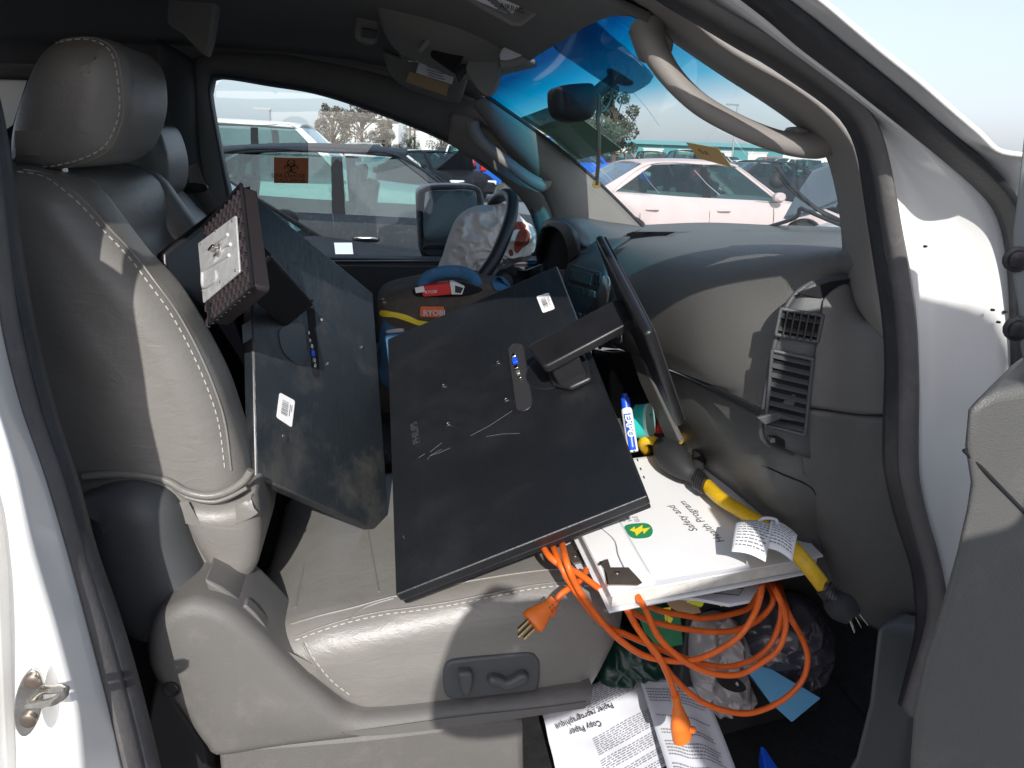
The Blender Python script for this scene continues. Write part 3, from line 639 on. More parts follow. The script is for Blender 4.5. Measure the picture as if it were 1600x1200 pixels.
# power seat switches
sp = prism('switch_panel', cr(pxs([(693, 1050), (700, 1036), (716, 1032), (770, 1026), (825, 1021), (840, 1027), (844, 1042), (842, 1072), (834, 1081), (770, 1089), (712, 1094), (697, 1088), (693, 1072)], .917), 60, True), (0, .03, 0), 'plasticgrey', seat, .004, seg=3)
kn = pillow('switch_knob', [(716, 1052), (722, 1048), (734, 1048), (739, 1054), (739, 1068), (733, 1084), (727, 1086), (720, 1078)], .903, .93, .006, 'plasticgrey', sp, n=40)
kn = pillow('switch_knob', [(762, 1062), (768, 1056), (782, 1058), (792, 1062), (802, 1058), (812, 1052), (822, 1052), (826, 1060), (820, 1068), (805, 1074), (792, 1078), (776, 1072), (764, 1068)], .903, .93, .006, 'plasticgrey', sp, n=50)
# ---- driver's seat, belt
ds = [(120, 300), (180, 290), (228, 305), (262, 340), (290, 370), (310, 430), (330, 500), (345, 600), (345, 700), (200, 720), (150, 600), (120, 450)]
dseat = part_group('driver_seat', T)
pillow('seat_backrest', ds, 1.78, 2.2, .06, 'leather', dseat, n=70)
pillow('headrest', [(196, 300), (190, 250), (200, 205), (225, 190), (248, 200), (262, 235), (266, 270), (258, 303), (230, 312)], 1.84, 2.08, .035, 'leather', dseat, n=60)
pillow('seat_cushion', [(300, 640), (420, 600), (560, 590), (700, 600), (720, 640), (680, 700), (500, 720), (320, 720)], 1.80, 2.25, .05, 'leather', dseat, n=60)
band('seat_belt', pxs([(293, 260), (300, 300), (320, 330), (345, 372), (390, 440)], 2.23), pxs([(308, 255), (322, 290), (343, 322), (368, 362), (415, 430)], 2.22), 'sash', T, nc=2, solid=.002)
prism('belt_anchor', cr(pxs([(282, 292), (288, 286), (318, 288), (324, 294), (318, 300), (288, 302)], 2.21), 20, True), (0, .02, 0), 'black', T, .003)
# ---- centre console between the seats
box('centre_console', (.02, 1.62, .72), (.9, .2, .36), 'doortrim', T, .03)
# ================================================================== dashboard
def nx(rows, n1=40, n2=30): return [[(PX if k == 'X' else PY)(x, y, d) for x, y, k, d in r_] for r_ in rows]
dash = part_group('dashboard', T)
X = 'X'
d0 = [
 [(935, 356, X, .86), (1010, 353, X, .86), (1100, 350, X, .86), (1200, 354, X, .86), (1310, 358, X, .86), (1350, 362, X, .86)],
 [(925, 366, X, .80), (985, 360, X, .78), (1080, 354, X, .78), (1190, 362, X, .78), (1310, 366, X, .78), (1350, 372, X, .78)],
 [(925, 378, X, .66), (965, 372, X, .66), (1050, 362, X, .66), (1170, 368, X, .66), (1310, 377, X, .66), (1355, 385, X, .65)],
 [(925, 392, X, .56), (955, 388, X, .56), (1020, 380, X, .56), (1140, 386, X, .56), (1310, 396, X, .57), (1360, 410, X, .57)],
 [(926, 410, X, .50), (950, 408, X, .50), (1005, 408, X, .50), (1120, 410, X, .51), (1245, 424, X, .54), (1345, 442, X, .60)],
 [(928, 430, X, .475), (952, 432, X, .475), (1005, 440, X, .475), (1105, 450, X, .482), (1225, 470, X, .53), (1290, 480, X, .57)],
 [(930, 480, X, .462), (955, 485, X, .462), (1010, 500, X, .462), (1090, 515, X, .468), (1205, 550, X, .515), (1270, 570, X, .56)],
 [(933, 515, X, .466), (958, 525, X, .466), (1010, 545, X, .466), (1085, 572, X, .472), (1192, 625, X, .512), (1262, 650, X, .56)],
 [(935, 527, X, .485), (960, 538, X, .485), (1012, 560, X, .485), (1083, 588, X, .49), (1190, 642, X, .515), (1256, 668, X, .56)]]
netobj('dash_pad', nx(d0), 'dash', dash, 60, 60, solid=.008)
tube('dash_seam', [PX(x, y, .487) for x, y in ((938, 530), (965, 541), (1014, 561), (1080, 588), (1150, 622), (1194, 644))], .0035, 'void', dash, n=30)
# lower dash / glove box sweep
YY = 'Y'
d1 = [
 [(900, 560, X, .50), (960, 546, X, .50), (1014, 568, X, .50), (1083, 594, X, .50), (1192, 648, X, .52), (1260, 690, YY, .875), (1330, 690, YY, .87), (1395, 690, YY, .86)],
 [(940, 600, X, .50), (985, 590, X, .50), (1035, 620, X, .50), (1110, 650, X, .50), (1200, 705, X, .52), (1270, 735, YY, .875), (1340, 750, YY, .87), (1400, 760, YY, .86)],
 [(960, 680, X, .52), (1010, 660, X, .52), (1060, 685, X, .52), (1130, 705, X, .52), (1210, 760, X, .525), (1280, 795, YY, .88), (1350, 820, YY, .875), (1420, 830, YY, .865)],
 [(980, 760, X, .56), (1040, 730, X, .56), (1100, 745, X, .56), (1160, 770, X, .56), (1225, 820, X, .57), (1285, 870, YY, .93), (1360, 900, YY, .90), (1440, 920, YY, .88)],
 [(1000, 830, X, .64), (1060, 800, X, .64), (1130, 810, X, .64), (1190, 830, X, .64), (1250, 870, X, .65), (1310, 930, YY, .98), (1370, 970, YY, .93), (1450, 1000, YY, .90)],
 [(1000, 860, X, .74), (1080, 820, X, .76), (1150, 825, X, .76), (1200, 840, X, .76), (1260, 880, X, .76), (1320, 945, YY, 1.05), (1380, 985, YY, 1.0), (1450, 1010, YY, .95)]]
gbp = bvh_of(netobj('glove_box_panel', nx(d1), 'dashlow', dash, 60, 50, solid=.008))
tube('glove_box_seam', on_surf(gbp, ((1216, 812), (1198, 775), (1182, 732), (1190, 727), (1225, 742), (1262, 758), (1276, 775), (1290, 815)), .004, 60), .0013, 'void', dash, k=6)
# vent tower at the passenger end
vt = [[(1236, 470, YY, .895), (1262, 446, YY, .885), (1295, 432, YY, .885), (1345, 424, YY, .885)],
      [(1220, 500, YY, .890), (1250, 492, YY, .878), (1283, 492, YY, .868), (1330, 500, YY, .862)],
      [(1207, 560, YY, .888), (1236, 560, YY, .874), (1270, 565, YY, .862), (1310, 580, YY, .862)],
      [(1195, 620, YY, .888), (1225, 630, YY, .874), (1262, 640, YY, .862), (1300, 650, YY, .862)],
      [(1189, 682, YY, .890), (1218, 695, YY, .878), (1254, 712, YY, .868), (1290, 720, YY, .870)]]
netobj('vent_tower', nx(vt), 'plasticgrey', dash, 30, 30, solid=.006)
tube('vent_tower_edge', pxs([(1240, 708), (1205, 696), (1192, 684), (1189, 668), (1194, 630), (1206, 560), (1219, 505), (1236, 468), (1262, 446), (1300, 433), (1340, 426)], .886), .0035, 'plasticgrey', dash, n=60, k=10)
sd = [[(1286, 470, YY, .868), (1300, 455, YY, .870), (1322, 446, YY, .872), (1338, 470, YY, .875)],
      [(1283, 500, YY, .860), (1300, 490, YY, .856), (1328, 484, YY, .855), (1352, 500, YY, .855)],
      [(1276, 540, YY, .858), (1302, 535, YY, .850), (1342, 525, YY, .840), (1394, 532, YY, .815)],
      [(1266, 600, YY, .858), (1295, 595, YY, .848), (1342, 590, YY, .835), (1396, 590, YY, .812)],
      [(1262, 634, YY, .860), (1292, 638, YY, .850), (1340, 645, YY, .837), (1396, 648, YY, .814)]]
netobj('dash_end_cap', nx(sd), 'dash', dash, 30, 30, solid=.006)
se = [[(1262, 638, YY, .862), (1292, 642, YY, .852), (1340, 649, YY, .839), (1396, 652, YY, .816)],
      [(1256, 670, YY, .866), (1290, 680, YY, .856), (1340, 690, YY, .842), (1396, 700, YY, .818)],
      [(1254, 712, YY, .872), (1290, 735, YY, .862), (1345, 760, YY, .845), (1405, 780, YY, .82)],
      [(1262, 770, YY, .885), (1292, 810, YY, .872), (1350, 850, YY, .85), (1435, 880, YY, .82)],
      [(1285, 850, YY, .905), (1320, 900, YY, .888), (1370, 940, YY, .86), (1450, 960, YY, .825)],
      [(1315, 930, YY, .935), (1345, 965, YY, .915), (1385, 985, YY, .88), (1455, 1000, YY, .835)]]
netobj('dash_end_cap', nx(se), 'dashlow', dash, 30, 40, solid=.006)
tube('dash_seam', [PY(x, y, z) for x, y, z in ((1262, 636, .859), (1292, 640, .849), (1340, 647, .836), (1394, 650, .812))], .002, 'void', dash, n=24, k=6)
prism('vent_tray', [PY(x, y, .872) for x, y in ((1246, 458), (1300, 440), (1330, 436), (1322, 448), (1300, 462), (1285, 468))], (0, .004, 0), 'void', dash, .001)
M['ventblade'] = mat('vent_blade_dark', (.045, .047, .05), .5)
def vent(nm, q, nh, nv, xo=0, par=dash):
    """air vent: dark recess, frame, blades across, fins along"""
    pl = Plane(q); e = pl.a.normalized(); g = pl.b.normalized()
    v_ = prism(nm, [pl(0, 0, .001), pl(1, 0, .001), pl(1, 1, .001), pl(0, 1, .001)], pl.n*.0015, 'void', par, 0)
    rim = [pl(u, w_, .005) for u, w_ in ((.04, 0), (.5, 0), (.96, 0), (1, .03), (1, .5), (1, .97), (.96, 1), (.5, 1), (.04, 1), (0, .97), (0, .5), (0, .03), (.04, 0))]
    tube('vent_rim', rim, .0026, 'plasticgrey', v_, n=80, k=8)
    gs = []
    for i in range(nv):
        u = (i+1)/(nv+1); gs.append(boxgeo(pl(u, .5, .006), e*.0012, pl.b*.5, pl.n*.004))
    if gs:
        a, b = join(*gs); mk('vent_fins', a, b, 'black', v_, bevel=.0004)
    for i in range(nh):
        w_ = (i+.5)/nh
        a, b = boxgeo(pl(.5, w_, .0045), pl.a*.49, g*(.0052/2)+pl.n*.0030, (g*-.4+pl.n).normalized()*.0011)
        mk('vent_blade', a, b, M['ventblade'], v_, bevel=.0008)
    return v_
xq = lambda pts, x: [PX(a, b, x) for a, b in pts]
vent('air_vent', [PY(1220, 482, .884), PY(1285, 493, .862), PY(1272, 534, .858), PY(1212, 522, .882)], 2, 5)
vent('air_vent', [PY(1207, 546, .882), PY(1270, 560, .858), PY(1256, 686, .860), PY(1197, 662, .884)], 8, 0)
prism('vent_lever', [PY(x, y, .858) for x, y in ((1184, 653), (1214, 645), (1256, 660), (1220, 655), (1196, 664))], (0, .006, 0), 'plasticgrey', dash, .001)
sw = prism('airbag_switch', [PY(x, y, .872) for x, y in ((1201, 682), (1212, 682), (1245, 694), (1242, 705), (1206, 694))], (0, .006, 0), 'black', dash, .001)
prism('switch_lens', [PY(x, y, .870) for x, y in ((1205, 684), (1211, 685), (1211, 692), (1205, 691))], (0, .001, 0), 'silver', sw, 0)
# instrument cowl on the driver side
cow = [[(848, 352, X, .62), (880, 345, X, .66), (920, 343, X, .70), (970, 350, X, .76), (1010, 358, X, .82)],
       [(850, 348, X, .50), (872, 341, X, .52), (905, 343, X, .54), (945, 355, X, .58), (985, 366, X, .62)],
       [(852, 350, X, .45), (866, 343, X, .45), (895, 350, X, .46), (925, 368, X, .50), (960, 378, X, .55)],
       [(853, 356, X, .43), (864, 350, X, .43), (888, 360, X, .44), (905, 380, X, .46), (930, 392, X, .50)]]
cowl = netobj('instrument_cowl', nx(cow), 'dashlow', dash, 30, 24, solid=.01)
netobj('instrument_cowl', nx([[(855, 345, X, .44), (868, 344, X, .43), (885, 350, X, .43), (900, 368, X, .44), (905, 395, X, .46)],
      [(847, 360, X, .44), (858, 352, X, .435), (875, 358, X, .435), (888, 380, X, .44), (890, 410, X, .46)]]), 'dashlow', dash, 24, 10, solid=.01)
prism('instrument_cluster', xq([(845, 362), (858, 354), (874, 360), (888, 382), (890, 440), (845, 440)], .47), (.03, 0, 0), 'void', dash, .002)
netobj('instrument_cowl', nx([[(838, 395, X, .44), (845, 365, X, .44), (852, 350, X, .44)], [(848, 430, X, .5), (852, 390, X, .5), (858, 352, X, .5)]]), 'dashlow', dash, 12, 8, solid=.01)
netobj('lower_cluster_panel', nx([[(820, 440, X, .42), (850, 425, X, .45), (890, 420, X, .47)], [(820, 520, X, .42), (850, 520, X, .45), (890, 520, X, .47)], [(800, 640, X, .5), (850, 640, X, .5), (960, 640, X, .5)]]), 'doortrim', dash, 12, 8, solid=.01)
tube('column_stalk', [PX(800, 425, .33), PX(820, 430, .38), PX(850, 420, .42)], .014, 'black', T, n=12)
tube('column_stalk', [PX(790, 440, .30), PX(805, 432, .36)], .018, 'black', T, n=8)
# centre stack
cs = [[(900, 392, X, .485), (920, 382, X, .495), (945, 376, X, .51), (985, 372, X, .54)],
      [(893, 405, X, .465), (912, 400, X, .465), (935, 396, X, .47), (950, 398, X, .475)],
      [(886, 430, X, .455), (905, 432, X, .455), (930, 434, X, .456), (948, 432, X, .458)],
      [(886, 480, X, .455), (905, 487, X, .455), (925, 495, X, .456), (942, 500, X, .458)],
      [(886, 530, X, .46), (905, 535, X, .46), (925, 540, X, .46), (965, 545, X, .46)]]
netobj('centre_stack', nx(cs), 'plasticgrey', dash, 24, 24, solid=.008)
tub = prism('display_hood', xq([(942, 378), (990, 362), (1058, 362), (1010, 380), (975, 386)], .60), (-.004, 0, 0), 'void', dash, .002)
rad = prism('radio', xq([(893, 412), (941, 426), (938, 452), (890, 437)], .4535), (-.004, 0, 0), 'plasticgrey', dash, .001)
prism('radio_display', xq([(893, 418), (926, 428), (923, 446), (891, 436)], .4485), (-.001, 0, 0), 'lcd', rad, 0)
for i in range(3):
    for j in range(2):
        prism('radio_button', xq([(929+j*5, 428+i*6+j*1.5), (933+j*5, 429+i*6+j*1.5), (933+j*5, 433+i*6+j*1.5), (929+j*5, 432+i*6+j*1.5)], .4485), (-.0015, 0, 0), 'black', rad, .0003)
for i in range(5):
    x, y = 890+i*8.5, 443+i*2.6
    prism('radio_button', xq([(x, y), (x+7, y+2.2), (x+6.5, y+12), (x-.5, y+9.8)], .4525), (-.003, 0, 0), 'silver' if i == 4 else 'plasticgrey', rad, .0006)
prism('disc_slot', xq([(892, 467), (926, 476), (925, 482), (891, 473)], .4525), (-.001, 0, 0), 'void', rad, 0)
for i in range(4):
    prism('radio_button', xq([(897+i*8, 487+i*2), (901+i*8, 488+i*2), (900+i*8, 497+i*2), (896+i*8, 496+i*2)], .4525), (-.003, 0, 0), 'silver', rad, .0006)
band('silver_trim', xq([(940, 435), (946, 430), (953, 440), (950, 470), (946, 500), (968, 505), (972, 535)], .452), xq([(932, 470), (934, 480), (938, 480), (938, 500), (936, 545), (948, 532), (965, 538)], .452), 'silver', dash, nc=3, solid=.004)
vent('air_vent', [PX(943, 505, .449), PX(968, 502, .449), (PX(968, 528, .449)), PX(945, 530, .449)], 3, 1)
# dark tunnel between console and dash
netobj('console_side', nx([[(925, 545, X, .47), (955, 550, X, .48), (990, 548, X, .49)], [(940, 620, X, .49), (980, 620, X, .5), (1035, 640, X, .5)], [(950, 720, X, .52), (1000, 720, X, .53), (1070, 720, X, .52)]]), 'black', dash, 14, 14, solid=.006)
prism('console_edge', xq([(978, 535), (995, 545), (1062, 690), (1042, 692), (1000, 600)], .478), (.01, 0, 0), 'dash', dash, .003)
# ---- steering wheel and spent airbag
swl = part_group('steering_wheel', T)
wc = PX(745, 395, .22); 
rim = [PY(x, y, Y) for x, y, Y in ((770, 318, 2.10), (780, 308, 2.04), (792, 304, 1.98), (800, 312, 1.92), (799, 335, 1.86), (790, 365, 1.81), (775, 400, 1.78), (755, 430, 1.76), (735, 455, 1.76), (700, 480, 1.80), (670, 480, 1.9))]
tube('wheel_rim', rim, .0155, 'leatherrim', swl, n=60, k=14)
random.seed(3)
def crumple(name, c, rad_, m, parent, amp=.16, fr=5.0, sub=4, ax=(1, 1, 1), seed=0, rot=None):
    bm = bmesh.new(); bmesh.ops.create_icosphere(bm, subdivisions=sub, radius=1)
    from mathutils import noise
    for v_ in bm.verts:
        p = v_.co.copy(); o = V((seed*3.1, seed*7.7, seed))
        d = 0
        for k, a in ((1, 1), (2.1, .55), (4.3, .3)):
            d += a*(1-abs(noise.noise(p*fr*.35*k+o))*2.4)
        v_.co = p*(1+amp*(d-.9))
        v_.co = V((v_.co.x*rad_*ax[0], v_.co.y*rad_*ax[1], v_.co.z*rad_*ax[2]))
        if rot: v_.co = rot @ v_.co
        v_.co += V(c)
    vs = [v_.co.copy() for v_ in bm.verts]; fs = [tuple(q.index for q in f_.verts) for f_ in bm.faces]; bm.free()
    return mk(name, vs, fs, m, parent, ang=180)
# airbag: two draped lobes grown from the photo outline, wrinkled
def drape(name, pix, Y, depth, m, parent, seed=0, amp=.018, N=90, nr=22, fr=14):
    from mathutils import noise
    o = cr([PY(x, y, Y) for x, y in pix], N, True); c = sum(o, V())/N; rows = []; back = []
    for k in range(nr+1):
        t = k/nr; row = []; rb = []
        for p in o:
            q = c.lerp(p, max(.001, math.sin(t*math.pi/2))); h = depth*math.cos(t*math.pi/2)
            nn = V((q.x*fr, q.z*fr, seed*5.0)); a = math.atan2(p.z-c.z, p.x-c.x)
            wv = (1-abs(noise.noise(nn))*2.6)+.5*(1-abs(noise.noise(nn*2.2+V((3, 1, 0))))*2.6)
            wv = max(-1, wv)
            e = min(1, (1-t)*4)
            row.append(q+V((0, -h-amp*wv*(.25+.75*e), 0))); rb.append(q+V((0, h*.7, 0)))
        rows.append(row); back.append(rb)
    v, f = grid(rows+back[::-1], True); return mk(name, v, f, m, parent, ang=180)
ab = drape('airbag', [(692, 398), (684, 422), (695, 442), (760, 440), (770, 425), (800, 412), (826, 400), (836, 380), (834, 355), (820, 345), (806, 330), (790, 318), (770, 320), (742, 322), (716, 338), (702, 366)], 2.04, .11, 'airbag', swl, seed=2, amp=.022, fr=24, N=140, nr=36)
# stains: follow the cloth, sit just proud of it
def project_patch(name, pix, target, m, parent, lift=.002, n=10):
    """patch filling a photo outline, dropped on the target object's surface"""
    from mathutils.bvhtree import BVHTree
    me = target.data; vs = [v_.co for v_ in me.vertices]; fs = [tuple(p.vertices) for p in me.polygons]
    bvh = BVHTree.FromPolygons(vs, fs)
    o = cr([(x, y, 0) for x, y in pix], 40, True); c = sum(o, V())/40; rows = []
    for k in range(n+1):
        row = []
        for p in o:
            q = c.lerp(p, max(.02, k/n)); d = ray(q.x, q.y).normalized(); h = bvh.ray_cast(CAM, d)
            row.append((h[0]-d*lift) if h[0] is not None else CAM+d*((V(vs[0])-CAM).length))
        rows.append(row)
    v, f = grid(rows, True); return mk(name, v, f, m, parent, ang=180)
project_patch('stain', [(806, 372), (812, 360), (822, 358), (828, 366), (826, 380), (816, 388), (808, 396), (803, 388)], ab, 'stain', swl)
project_patch('stain', [(800, 350), (812, 346), (822, 352), (818, 360), (808, 358), (799, 362)], ab, 'stain', swl)
project_patch('stain', [(795, 392), (800, 390), (802, 398), (797, 400)], ab, 'stain', swl)
# ---- driver door mirror
mir = part_group('door_mirror', T)
mo = [(652, 305), (658, 295), (675, 289), (720, 288), (742, 290), (752, 298), (756, 318), (754, 365), (750, 395), (740, 404), (700, 406), (668, 404), (657, 395), (654, 360)]
pillow('mirror_housing', mo, 2.56, 2.72, .02, 'black', mir, n=60)
prism('mirror_glass', cr(pxs([(664, 306), (672, 299), (700, 297), (735, 297), (744, 304), (745, 330), (743, 372), (700, 374), (664, 372)], 2.553), 60, True), (0, .004, 0), 'mirror', mir, .001)
prism('mirror_glass', cr(pxs([(664, 382), (700, 380), (742, 381), (740, 397), (700, 399), (666, 397)], 2.553), 40, True), (0, .004, 0), 'mirror', mir, .001)
# ---- rear view mirror, mount, wire
rv = part_group('rearview_mirror', T)
pillow('mirror_shell', [(866, 148), (868, 138), (880, 133), (910, 130), (926, 132), (932, 150), (930, 172), (922, 185), (905, 190), (885, 188), (872, 180), (867, 165)], 1.50, 1.62, .03, 'blackmatte', rv, n=60)
tube('mirror_stem', [PY(925, 155, 1.56), PY(938, 140, 1.57), PY(952, 130, 1.58), PY(958, 122, 1.6)], .013, 'blackmatte', rv, n=10)
prism('mirror_mount', pxs([(946, 108), (955, 106), (986, 125), (984, 130), (972, 132), (952, 126)], 1.57), (.02, .04, .0), 'blackmatte', rv, .004)
tube('mirror_wire', pxs([(953, 128), (955, 140), (954, 155), (948, 168), (941, 175), (936, 170), (934, 160)], 1.57), .0022, 'black', rv, n=30, k=6)
# rosary hanging from the stem
ros = tag(bpy.data.objects.new('rosary', None), 'string of beads with a small gold coin hanging from the rear view mirror', 'rosary'); sc.collection.objects.link(ros)
ros.location = PY(937, 150, 1.555)
pts = cr(pxs([(935, 150), (934, 185), (936, 210), (935, 250), (932, 288)], 1.545), 46); gs = []
for i, p in enumerate(pts):
    gs.append(lathegeo(p-V((0, 0, .0022)), (0, 0, 1), [(0, .0008), (.0008, .0042 if i != 14 else .0065), (.0035, .0042 if i != 14 else .0065), (.0044, .0008)], 8))
for i, p in enumerate(pts[:14]): gs.append(lathegeo(p+V((.006*math.sin(i/13*math.pi), 0, 0)), (0, 0, 1), [(0, .0008), (.001, .003), (.0033, .003), (.0044, .0008)], 8))
v, f = join(*gs); mk('beads', v, f, mat('beads_dark', (.10, .09, .07), .3, .5), ros)
tube('cord', pts, .0007, 'black', ros, k=5)
lathe('coin', PY(932, 288, 1.543), (0, 1, 0), [(0, .0085), (.002, .0085)], 'gold', ros, k=24)
# ---- overhead console, visors, cards
oc = part_group('overhead_console', T)
def ov(pts, Y): return pxs(pts, Y)
netobj('console_body', [[PY(580, -30, 1.55), PY(640, -40, 1.5), PY(760, -60, 1.40)], [PY(600, 40, 1.62), PY(660, 50, 1.57), PY(790, 20, 1.46)], [PY(622, 75, 1.72), PY(690, 95, 1.66), PY(810, 78, 1.56)], [PY(655, 90, 1.80), PY(730, 120, 1.78), PY(838, 100, 1.70)]], 'visor', oc, 24, 24, solid=.012)
prism('console_display', cr(ov([(630, 22), (640, 20), (663, 34), (660, 50), (650, 52), (628, 38)], 1.575), 24, True), (0, .01, 0), 'screen_teal', oc, .001)
tube('console_fold', ov([(640, -10), (665, 30), (672, 55), (655, 80)], 1.58), .006, 'visor', oc, n=20)
for x, y in ((640, 5), (652, 14), (664, 22)): prism('console_button', ov([(x, y), (x+6, y+3), (x+4, y+6), (x-1, y+3)], 1.56), (0, .004, 0), 'black', oc, .0005)
prism('console_pocket', ov([(690, 46), (738, 62), (712, 118), (672, 90)], 1.60), (0, .02, .01), 'void', oc, .004)
tube('console_rim', ov([(670, 20), (700, 40), (745, 52), (790, 52), (822, 48), (838, 60), (834, 78), (812, 92), (780, 98)], 1.55), .012, 'visor', oc, n=40)
prism('map_light', cr(ov([(785, 76), (800, 70), (822, 76), (820, 84), (800, 92), (782, 92)], 1.52), 24, True), (0, .01, 0), 'papergrey', oc, .002)
gd = tag(bpy.data.objects.new('garage_remote', None), 'beige garage door remote clipped above the windshield, beside the sun visor cards', 'remote'); sc.collection.objects.link(gd); gd.location = PY(755, 100, 1.6)
prism('remote_body', cr(ov([(740, 60), (778, 65), (780, 100), (779, 125), (766, 148), (752, 146), (728, 112), (730, 95)], 1.62), 30, True), (.01, .035, .0), 'visor', gd, .004)
prism('remote_side', ov([(738, 62), (730, 98), (734, 108), (716, 130), (712, 116), (728, 90)], 1.64), (.0, .03, 0), 'black', gd, .002)
# driver visor folded up against the roof with cards under its strap
vis = netobj('sun_visor', [[PY(600, 80, 2.05), PY(640, 95, 2.0), PY(690, 100, 1.95), PY(730, 120, 1.9)], [PY(610, 110, 2.10), PY(640, 125, 2.06), PY(690, 142, 2.0), PY(722, 150, 1.96)], [PY(625, 128, 2.12), PY(650, 140, 2.10), PY(700, 156, 2.05), PY(720, 158, 2.0)]], 'visor', T, 20, 14, solid=.012)
cards = tag(bpy.data.objects.new('visor_cards', None), 'bundle of pale cards tucked under the strap of the far sun visor', 'cards'); sc.collection.objects.link(cards); cards.location = PY(670, 120, 1.94)
for k, (pts_, mm) in enumerate([([(640, 112), (702, 132), (698, 150), (634, 128)], 'tan'), ([(655, 95), (712, 112), (706, 132), (650, 114)], 'papergrey'), ([(660, 90), (695, 102), (690, 120), (656, 108)], 'papergrey')]):
    prism('card', ov(pts_, 1.93-.006*k), (0, .0015, .0005), mm, cards, 0)
gs = []
for i in range(5):
    gs.append(boxgeo(PY(678+i*1, 103+i*4.5, 1.915), (.020-.003*(i % 2), 0, -.004), (0, .0004, 0), (0, 0, .0011)))
v, f = join(*gs); mk('card_print', v, f, 'inkgrey', cards, smooth=False)
prism('visor_clip', ov([(622, 72), (634, 66), (642, 82), (655, 88), (652, 98), (636, 98), (624, 84)], 1.90), (0, .02, 0), 'chrome', T, .003)
# passenger visor (top edge of photo) with airbag warning label
pv = prism('sun_visor', ov([(640, -60), (690, -20), (760, 22), (800, 44), (815, 46), (835, 30), (880, -8), (910, -60)], 1.18), (.0, .02, .012), 'visor', T, .008)
lab = prism('warning_label', ov([(720, -18), (738, -2), (790, 20), (800, 22), (818, 4), (830, -20)], 1.178), (0, -.0008, 0), 'paper', pv, 0)
gs = []
for i in range(7):
    y = -12+i*4.2; x0 = 742+i*5; gs.append(boxgeo(PY(x0+18, y+5, 1.1765), PY(x0+18+13, y+10, 1.1765)-PY(x0+18, y+5, 1.1765), (0, .0003, 0), (0, 0, .0008)))
v, f = join(*gs); mk('label_print', v, f, 'inkgrey', pv, smooth=False)
text('label_print', 'AIRBAG', .010, PY(781, 12, 1.176), PY(812, 20, 1.176)-PY(781, 12, 1.176), (0, 0, 1), 'ink', pv)
# assist handle and hook seen on the roof
prism('coat_hook', cr(ov([(555, -40), (557, 20), (554, 55), (562, 64), (580, 69), (590, 62), (592, 40), (598, -40)], 1.75), 30, True), (0, .03, 0), 'visor', T, .006)
prism('coat_hook', ov([(566, 44), (590, 48), (586, 62), (564, 58)], 1.745), (0, -.004, 0), 'plasticgrey', T, .002)
prism('upper_belt_trim', ov([(268, -40), (262, 5), (260, 32), (266, 42), (285, 52), (312, 82), (322, 88), (330, 60), (345, -40)], 1.80), (0, .05, 0), 'visor', T, .006)
prism('dark_pocket', ov([(400, -40), (400, 18), (450, 22), (455, -40)], 1.9), (0, .03, 0), 'void', T, .004)
# ---- wiper, hood, bent hood corner
netobj('hood', [[V((.92, y, z)) for y, z in ((.78, 1.12), (1.1, 1.20), (1.6, 1.21), (2.3, 1.20), (2.45, 1.14))], [V((1.3, y, z)) for y, z in ((.78, 1.22), (1.1, 1.38), (1.75, 1.40), (2.1, 1.325), (2.45, 1.22))],
   [V((1.9, y, z)) for y, z in ((.80, 1.18), (1.1, 1.32), (1.7, 1.34), (2.3, 1.22), (2.45, 1.15))], [V((2.3, y, z)) for y, z in ((.85, 1.05), (1.1, 1.15), (1.6, 1.15), (2.2, 1.1), (2.35, 1.0))]], 'white', T, 24, 24, solid=.01)
netobj('bent_hood_corner', [[PX(1226, 342, 1.32), PX(1250, 300, 1.34), PX(1272, 268, 1.36)], [PX(1262, 335, 1.28), PX(1290, 290, 1.3), PX(1300, 257, 1.32)], [PX(1320, 312, 1.25), PX(1335, 285, 1.27), PX(1340, 252, 1.3)]], mat('primer_slate', (.16, .20, .22), .4), T, 14, 14, solid=.01)  # white hood folded out of the sun; its shade is painted in as slate
def pw(pts, h): return [WP(x, y, h) for x, y in pts]
wp = part_group('wiper', T)
tube('wiper_blade', pw([(1212, 258), (1232, 285), (1262, 315), (1295, 338), (1335, 350)], .03), .0035, 'blackmatte', wp, n=30, k=6)
tube('wiper_blade', pw([(1218, 275), (1240, 300), (1275, 325), (1330, 352)], .035), .003, 'blackmatte', wp, n=30, k=6)
tube('wiper_arm', pw([(1190, 357), (1225, 347), (1246, 338), (1250, 326), (1262, 330), (1290, 342), (1335, 360)], .04), .004, 'blackmatte', wp, n=40, k=6)
crumple('wiper_joint', WP(1214, 283, .04), .014, 'blackmatte', wp, seed=4, sub=2)
